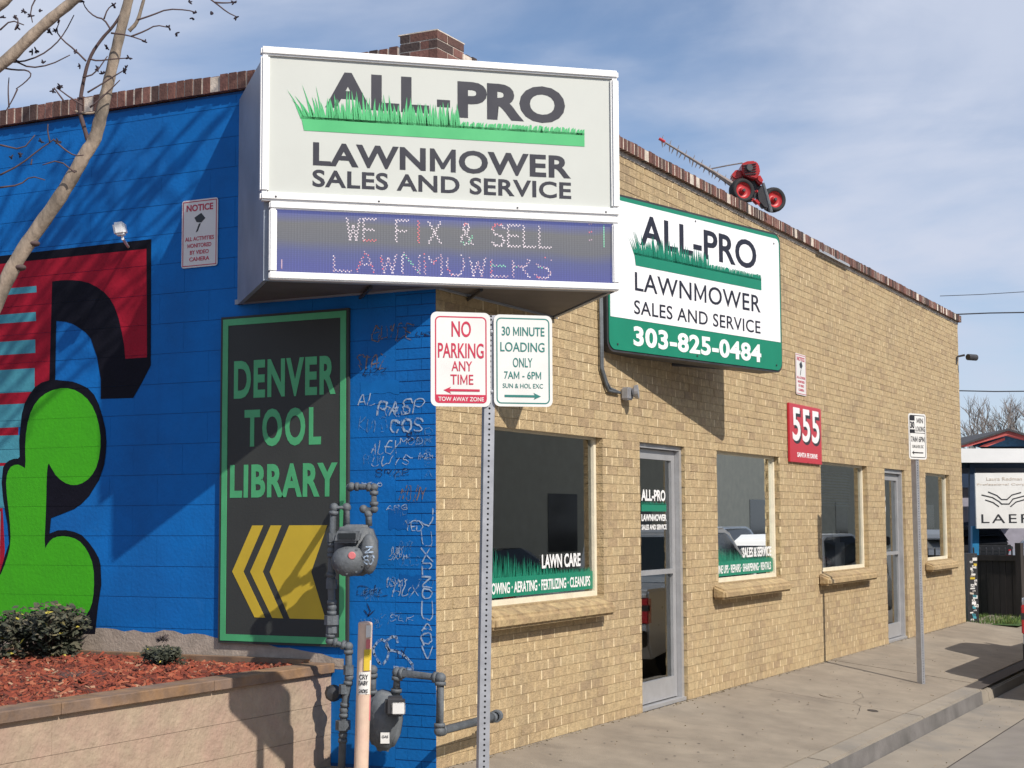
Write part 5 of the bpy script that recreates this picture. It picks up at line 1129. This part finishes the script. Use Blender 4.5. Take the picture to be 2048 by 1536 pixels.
    s = MB(); s.box((0, 0, 0), (0, 0, 0)) if False else s.obox(q(-.05, 0, .56), ux * .09, uy * (hw - .02), UP * .10); s.build('rear_bumper', 'trim', t, bevel=.02); s = MB(); s.obox(q(L_ + .02, 0, .55), ux * .07, uy * (hw - .02), UP * .11); s.build('front_bumper', 'trim', t, bevel=.02)
    return t
car('pickup_truck', 'silver pickup parked at the kerb, only its red tail lamp showing at the right edge', (9.25, -3.12, RZ - .03), 0, 5.6, 2.02, 1.9, 'pickup', 'silver')
car('parked_car', 'dark car standing beyond the pickup in the road, mirrored in the first shop window', (11.4, -6.9, RZ), 0, 4.7, 1.85, 1.55, 'suv', 'black')
car('parked_car', 'silver car further along on the far side of the road', (30, -9.6, RZ), 0, 4.9, 1.95, 1.8, 'suv', 'silver')

car('parked_car', 'white estate car at the kerb ahead of the pickup, mirrored in the shop windows', (16.9, -3.1, RZ - .03), 0, 4.8, 1.9, 1.75, 'suv', 'white')
# opposite side of the road (only mirrored in the glass)
OB = thing('opposite_building', 'long low beige building across the road, mirrored in the windows', 'building')
s = MB(); s.box((-6, -19, -.4), (150, -15, 6.4)); s.build('wall', 'opp', OB)
for k in range(20): s = MB(); s.box((-3 + k * 6, -15.02, .7), (-1 + k * 6, -14.98, 2.4)); s.build('window', 'cglass', OB)
s = MB(); s.box((-6, -14.6, -.5), (60, -12.2, -.24)); s.build('far_pavement', 'conc', kind='structure')

# ================================================================== BEYOND THE FAR END
gz0 = -.03
s = MB(); a = [Vector((16.5, .6, gz0)), Vector((16.62, .02, gz0)), Vector((16.9, -.75, gz0 - .03)), Vector((30, -.75, gz0 - .05)), Vector((30, 6, gz0))]; s.poly(a); s.build('lawn', 'grass', kind='structure')
s = MB(); rgx = random.Random(6)
for i in range(7000):
    y = rgx.uniform(-.75, 2.4); x = 16.7 + rgx.uniform(0, 1) ** 1.3 * 4.5; x = max(x, 16.62 + max(0, -y) * .35); h = rgx.uniform(.03, .09); an = rgx.uniform(0, 6.28); w = Vector((math.cos(an), math.sin(an), 0)) * .006; b = Vector((x, y, gz0)); s.poly([b - w, b + w, b + UP * h + Vector((rgx.uniform(-.03, .03), rgx.uniform(-.03, .03), 0))], rgx.random())
s.build('lawn_grass', 'blade', kind='stuff')
# lot ground behind
s = MB(); s.poly([(17, 2.0, -.045), (17, 40, -.045), (80, 40, -.045), (80, -.7, -.055), (22, -.7, -.055)]); s.build('car_park', 'asph', kind='structure')
# picket fence boards facing us
FN = thing('board_fence', 'low dark board fence behind the strip of grass', 'fence')
f0 = at(1950, 1200, 27.3); f1 = at(2120, 1200, 26.2); fu = (f1 - f0); fu.z = 0; nb = 13; FLn = fu.length; fu.normalize(); fn = Vector((fu.y, -fu.x, 0))
for k in range(nb):
    c = f0 + fu * (FLn * (k + .5) / nb); c.z = .49; s = MB(); s.obox(c + fn * rgx.uniform(-.004, .004), fu * (FLn / nb / 2 - .004), fn * .012, UP * (.50 + rgx.uniform(-.006, .006))); s.build('board', 'fence', FN)
for zz in (.92,): s = MB(); s.obox((f0 + f1) / 2 * 1.0 + UP * (zz - f0.z), fu * FLn / 2, fn * .035, UP * .045); s.build('rail', 'fence', FN)
for k in range(14):
    c = f0 + fu * (FLn * k / 13); s = MB(); s.tube([Vector((c.x, c.y, .98)), Vector((c.x, c.y, 1.10)), Vector((c.x, c.y, 1.13))], [.014, .014, .001], 6); s.build('spike', 'sblk', FN)
c = at(2040, 1150, 26.6); s = MB(); s.obox(Vector((c.x, c.y, .6)), fu * .05, fn * .05, UP * .6); s.build('fence_post', 'fence', FN)
# stickered post
SPo = thing('stickered_post', 'square black post plastered with white stickers beside the building end', 'post')
c = at(1942, 1170, 25.4); s = MB(); pw = .085; s.obox(Vector((c.x, c.y, .50)), RT * pw, FW * pw, UP * .56); s.build('post_body', 'sblk', SPo)
SPn = Plane((c - FW * (pw + .001)).xy, RT.xy); rs = random.Random(3)
for k in range(26):
    u = rs.uniform(-.065, .03); v = -.0 + k * .038 + rs.uniform(-.01, .01); w = rs.uniform(.03, .08); h = rs.uniform(.02, .05); s = MB(); tl = rs.uniform(-.01, .01)
    s.poly([SPn.p(u, v, .001 + k * .0002), SPn.p(min(u + w, .083), v + tl, .001 + k * .0002), SPn.p(min(u + w, .083), v + h + tl, .001 + k * .0002), SPn.p(u, v + h, .001 + k * .0002)]); s.build('sticker', rs.choice(('swhite', 'swhite', 'swhite', 'wface', 'byel', 'mcy', 'cmort')), SPo)
    if k % 2 == 0: s = MB(); ribbon(s, SPn, [(u + .005, v + .01), (u + w * .5, v + h * .7), (u + w * .8, v + .01)], .008, .008); s.build('sticker_print', 'sblk', SPo)
# porch building with gable
NB = thing('gabled_building', 'small building with a blue shingled gable, pink bargeboards and a white fascia', 'building')
D3 = 33.0; k3 = D3 / 3225
def fr(px, py, D=D3): return at(px, py, D)
def slab3(pts, D, dep, m, nm, par=NB, bevel=0):
    s = MB(); s.prism([at(a, b, D) for a, b in pts], FW * dep); return s.build(nm, m, par, bevel=bevel)
slab3([(1890, 897), (2200, 897), (2200, 925), (1890, 925)], D3, .35, 'white', 'fascia')
slab3([(1945, 893), (2017, 868), (2085, 893)], D3 + .35, .1, 'gable', 'gable_wall')
slab3([(1918, 893), (2017, 861), (2120, 893), (2106, 893), (2017, 870), (1936, 893)], D3 + .1, .3, 'fascia', 'bargeboard')
slab3([(1918, 889), (2017, 857), (2122, 889), (2122, 893), (2017, 861), (1918, 893)], D3 + .05, 4, 'shing', 'roof')
slab3([(1960, 893), (1966, 890), (2010, 875), (2010, 880), (1975, 893)], D3 + .2, .1, 'fascia', 'bargeboard')
slab3([(1880, 926), (2250, 926), (2250, 936), (1880, 936)], D3 + .3, 4, 'navy', 'porch_ceiling')
slab3([(1880, 925), (2250, 925), (2250, 1130), (1880, 1130)], D3 + 5, .2, 'lav', 'rear_wall')
slab3([(1880, 930), (2250, 930), (2250, 975), (1880, 975)], D3 + 4.8, .1, 'navy', 'rear_beam')
slab3([(1928, 1045), (1943, 1043), (1943, 1062), (1928, 1062)], D3 + 4.7, .1, 'navy', 'rear_window')
slab3([(1940, 926), (1950, 926), (1950, 1230), (1940, 1230)], D3 + .2, .12, 'navy', 'porch_post')
slab3([(1945, 1052), (1958, 1052), (1958, 1115), (1945, 1115)], D3 - 1.6, .12, 'cyan', 'porch_post')
LS = thing('hanging_sign', 'white sign with black open book logo under the porch, cut by the picture edge', 'sign')
D4 = D3 - 1.8
LPn = Plane(at(2000, 1000, D4).xy, RT.xy)
def lbx(x0, y0, x1, y1): a = at(x0, y1, D4); b = at(x1, y0, D4); o = LPn.o; return ((a - o).dot(LPn.u), a.z, (b - o).dot(LPn.u), b.z)
q_ = lbx(1952, 945, 2130, 1057); s = MB(); LPn.box(s, *q_, -.06, 0); s.build('sign_panel', 'swhite', LS)
text('LAER', LPn, lbx(1962, 1028, 2062, 1046), .004, 'sblk', LS, .0, space=1.25)
text('Laura Redman', LPn, lbx(1974, 954, 2045, 961), .004, 'cmort', LS); text('Professional Corporation', LPn, lbx(1955, 966, 2090, 972), .004, 'cmort', LS)
s = MB()
def lpt(x, y): p = at(x, y, D4); return ((p - LPn.o).dot(LPn.u), p.z)
for ln in ([(1977, 984), (1994, 991), (2003, 999), (2014, 999), (2024, 990), (2042, 985)], [(1964, 990), (1985, 995), (1998, 1003), (2003, 1008), (2018, 1008), (2026, 998), (2048, 992), (2070, 988)], [(1971, 1000), (1986, 1005), (1997, 1013)], [(2021, 1013), (2032, 1004), (2050, 999)]): ribbon(s, LPn, [lpt(*p) for p in ln], .022, .005)
s.build('book_emblem', 'sblk', LS)
# cars behind the fence
pc = at(1998, 1112, 29.0); car('parked_car', 'silver car with a red tail lamp standing behind the board fence', (pc.x, pc.y - .9, -.05), rad(-22), 4.4, 1.8, 1.45, 'suv', 'silver')
pc = at(1935, 1112, 34.0); car('parked_car', 'dark car in the shade under the porch behind the fence', (pc.x + .3, pc.y, -.05), rad(20), 4.5, 1.8, 1.5, 'suv', 'black')
# wires
for (pts, D, lb) in (([(1880, 592), (1960, 589), (2090, 581)], 60, 'thin highest overhead wire'), ([(1905, 629), (1980, 626), (2100, 624)], 45, 'thick overhead cable level with the roof corner'), ([(1900, 781), (1990, 783), (2100, 782)], 50, 'lowest overhead wire crossing in front of the bare tree')):
    s = MB(); s.tube([at(p[0], p[1], D) for p in pts], .012 if 'thin' in lb else .018, 6); tag(s.build('overhead_wire', 'dgray'), lb, 'wire', 'overhead wires')
# far trees
def btree(px, ytop, ybase, D, seed, lb, spread=.55):
    t = thing('bare_tree', lb, 'tree', 'bare trees in the distance'); b = at(px, ybase, D); top = at(px, ytop, D); H = top.z - b.z; r = random.Random(seed); s = MB(); tw2 = MB()
    b.z = -.5; H = top.z + .5
    def rec(p, d, l, rad_, dep):
        e = p + d * l; m = p.lerp(e, .5) + Vector((r.uniform(-1, 1), r.uniform(-1, 1), 0)) * l * .06; (s if dep < 3 else tw2).tube([p, m, e], [rad_, rad_ * .85, rad_ * .65], 5 if dep < 4 else 3)
        if dep >= 6: return
        for k in range(3 if dep else 3):
            nd = (d + Vector((r.uniform(-1, 1), r.uniform(-1, 1), r.uniform(-.25, .7))) * spread * 1.15).normalized(); rec(p.lerp(e, r.uniform(.65, 1)), nd, l * r.uniform(.62, .8), rad_ * .6, dep + 1)
    rec(b, UP, H * .33, H * .022, 0); s.build('trunk', 'ftwig', t); tw2.build('crown', 'ftwig', t); return t
btree(2008, 775, 1100, 75, 4, 'bare tree rising behind the gabled roof, tallest of the distant trees'); btree(1945, 835, 1100, 110, 8, 'low hazy bare tree just right of the building end'); btree(2075, 790, 1100, 90, 15, 'bare tree at the right picture edge behind the roof')
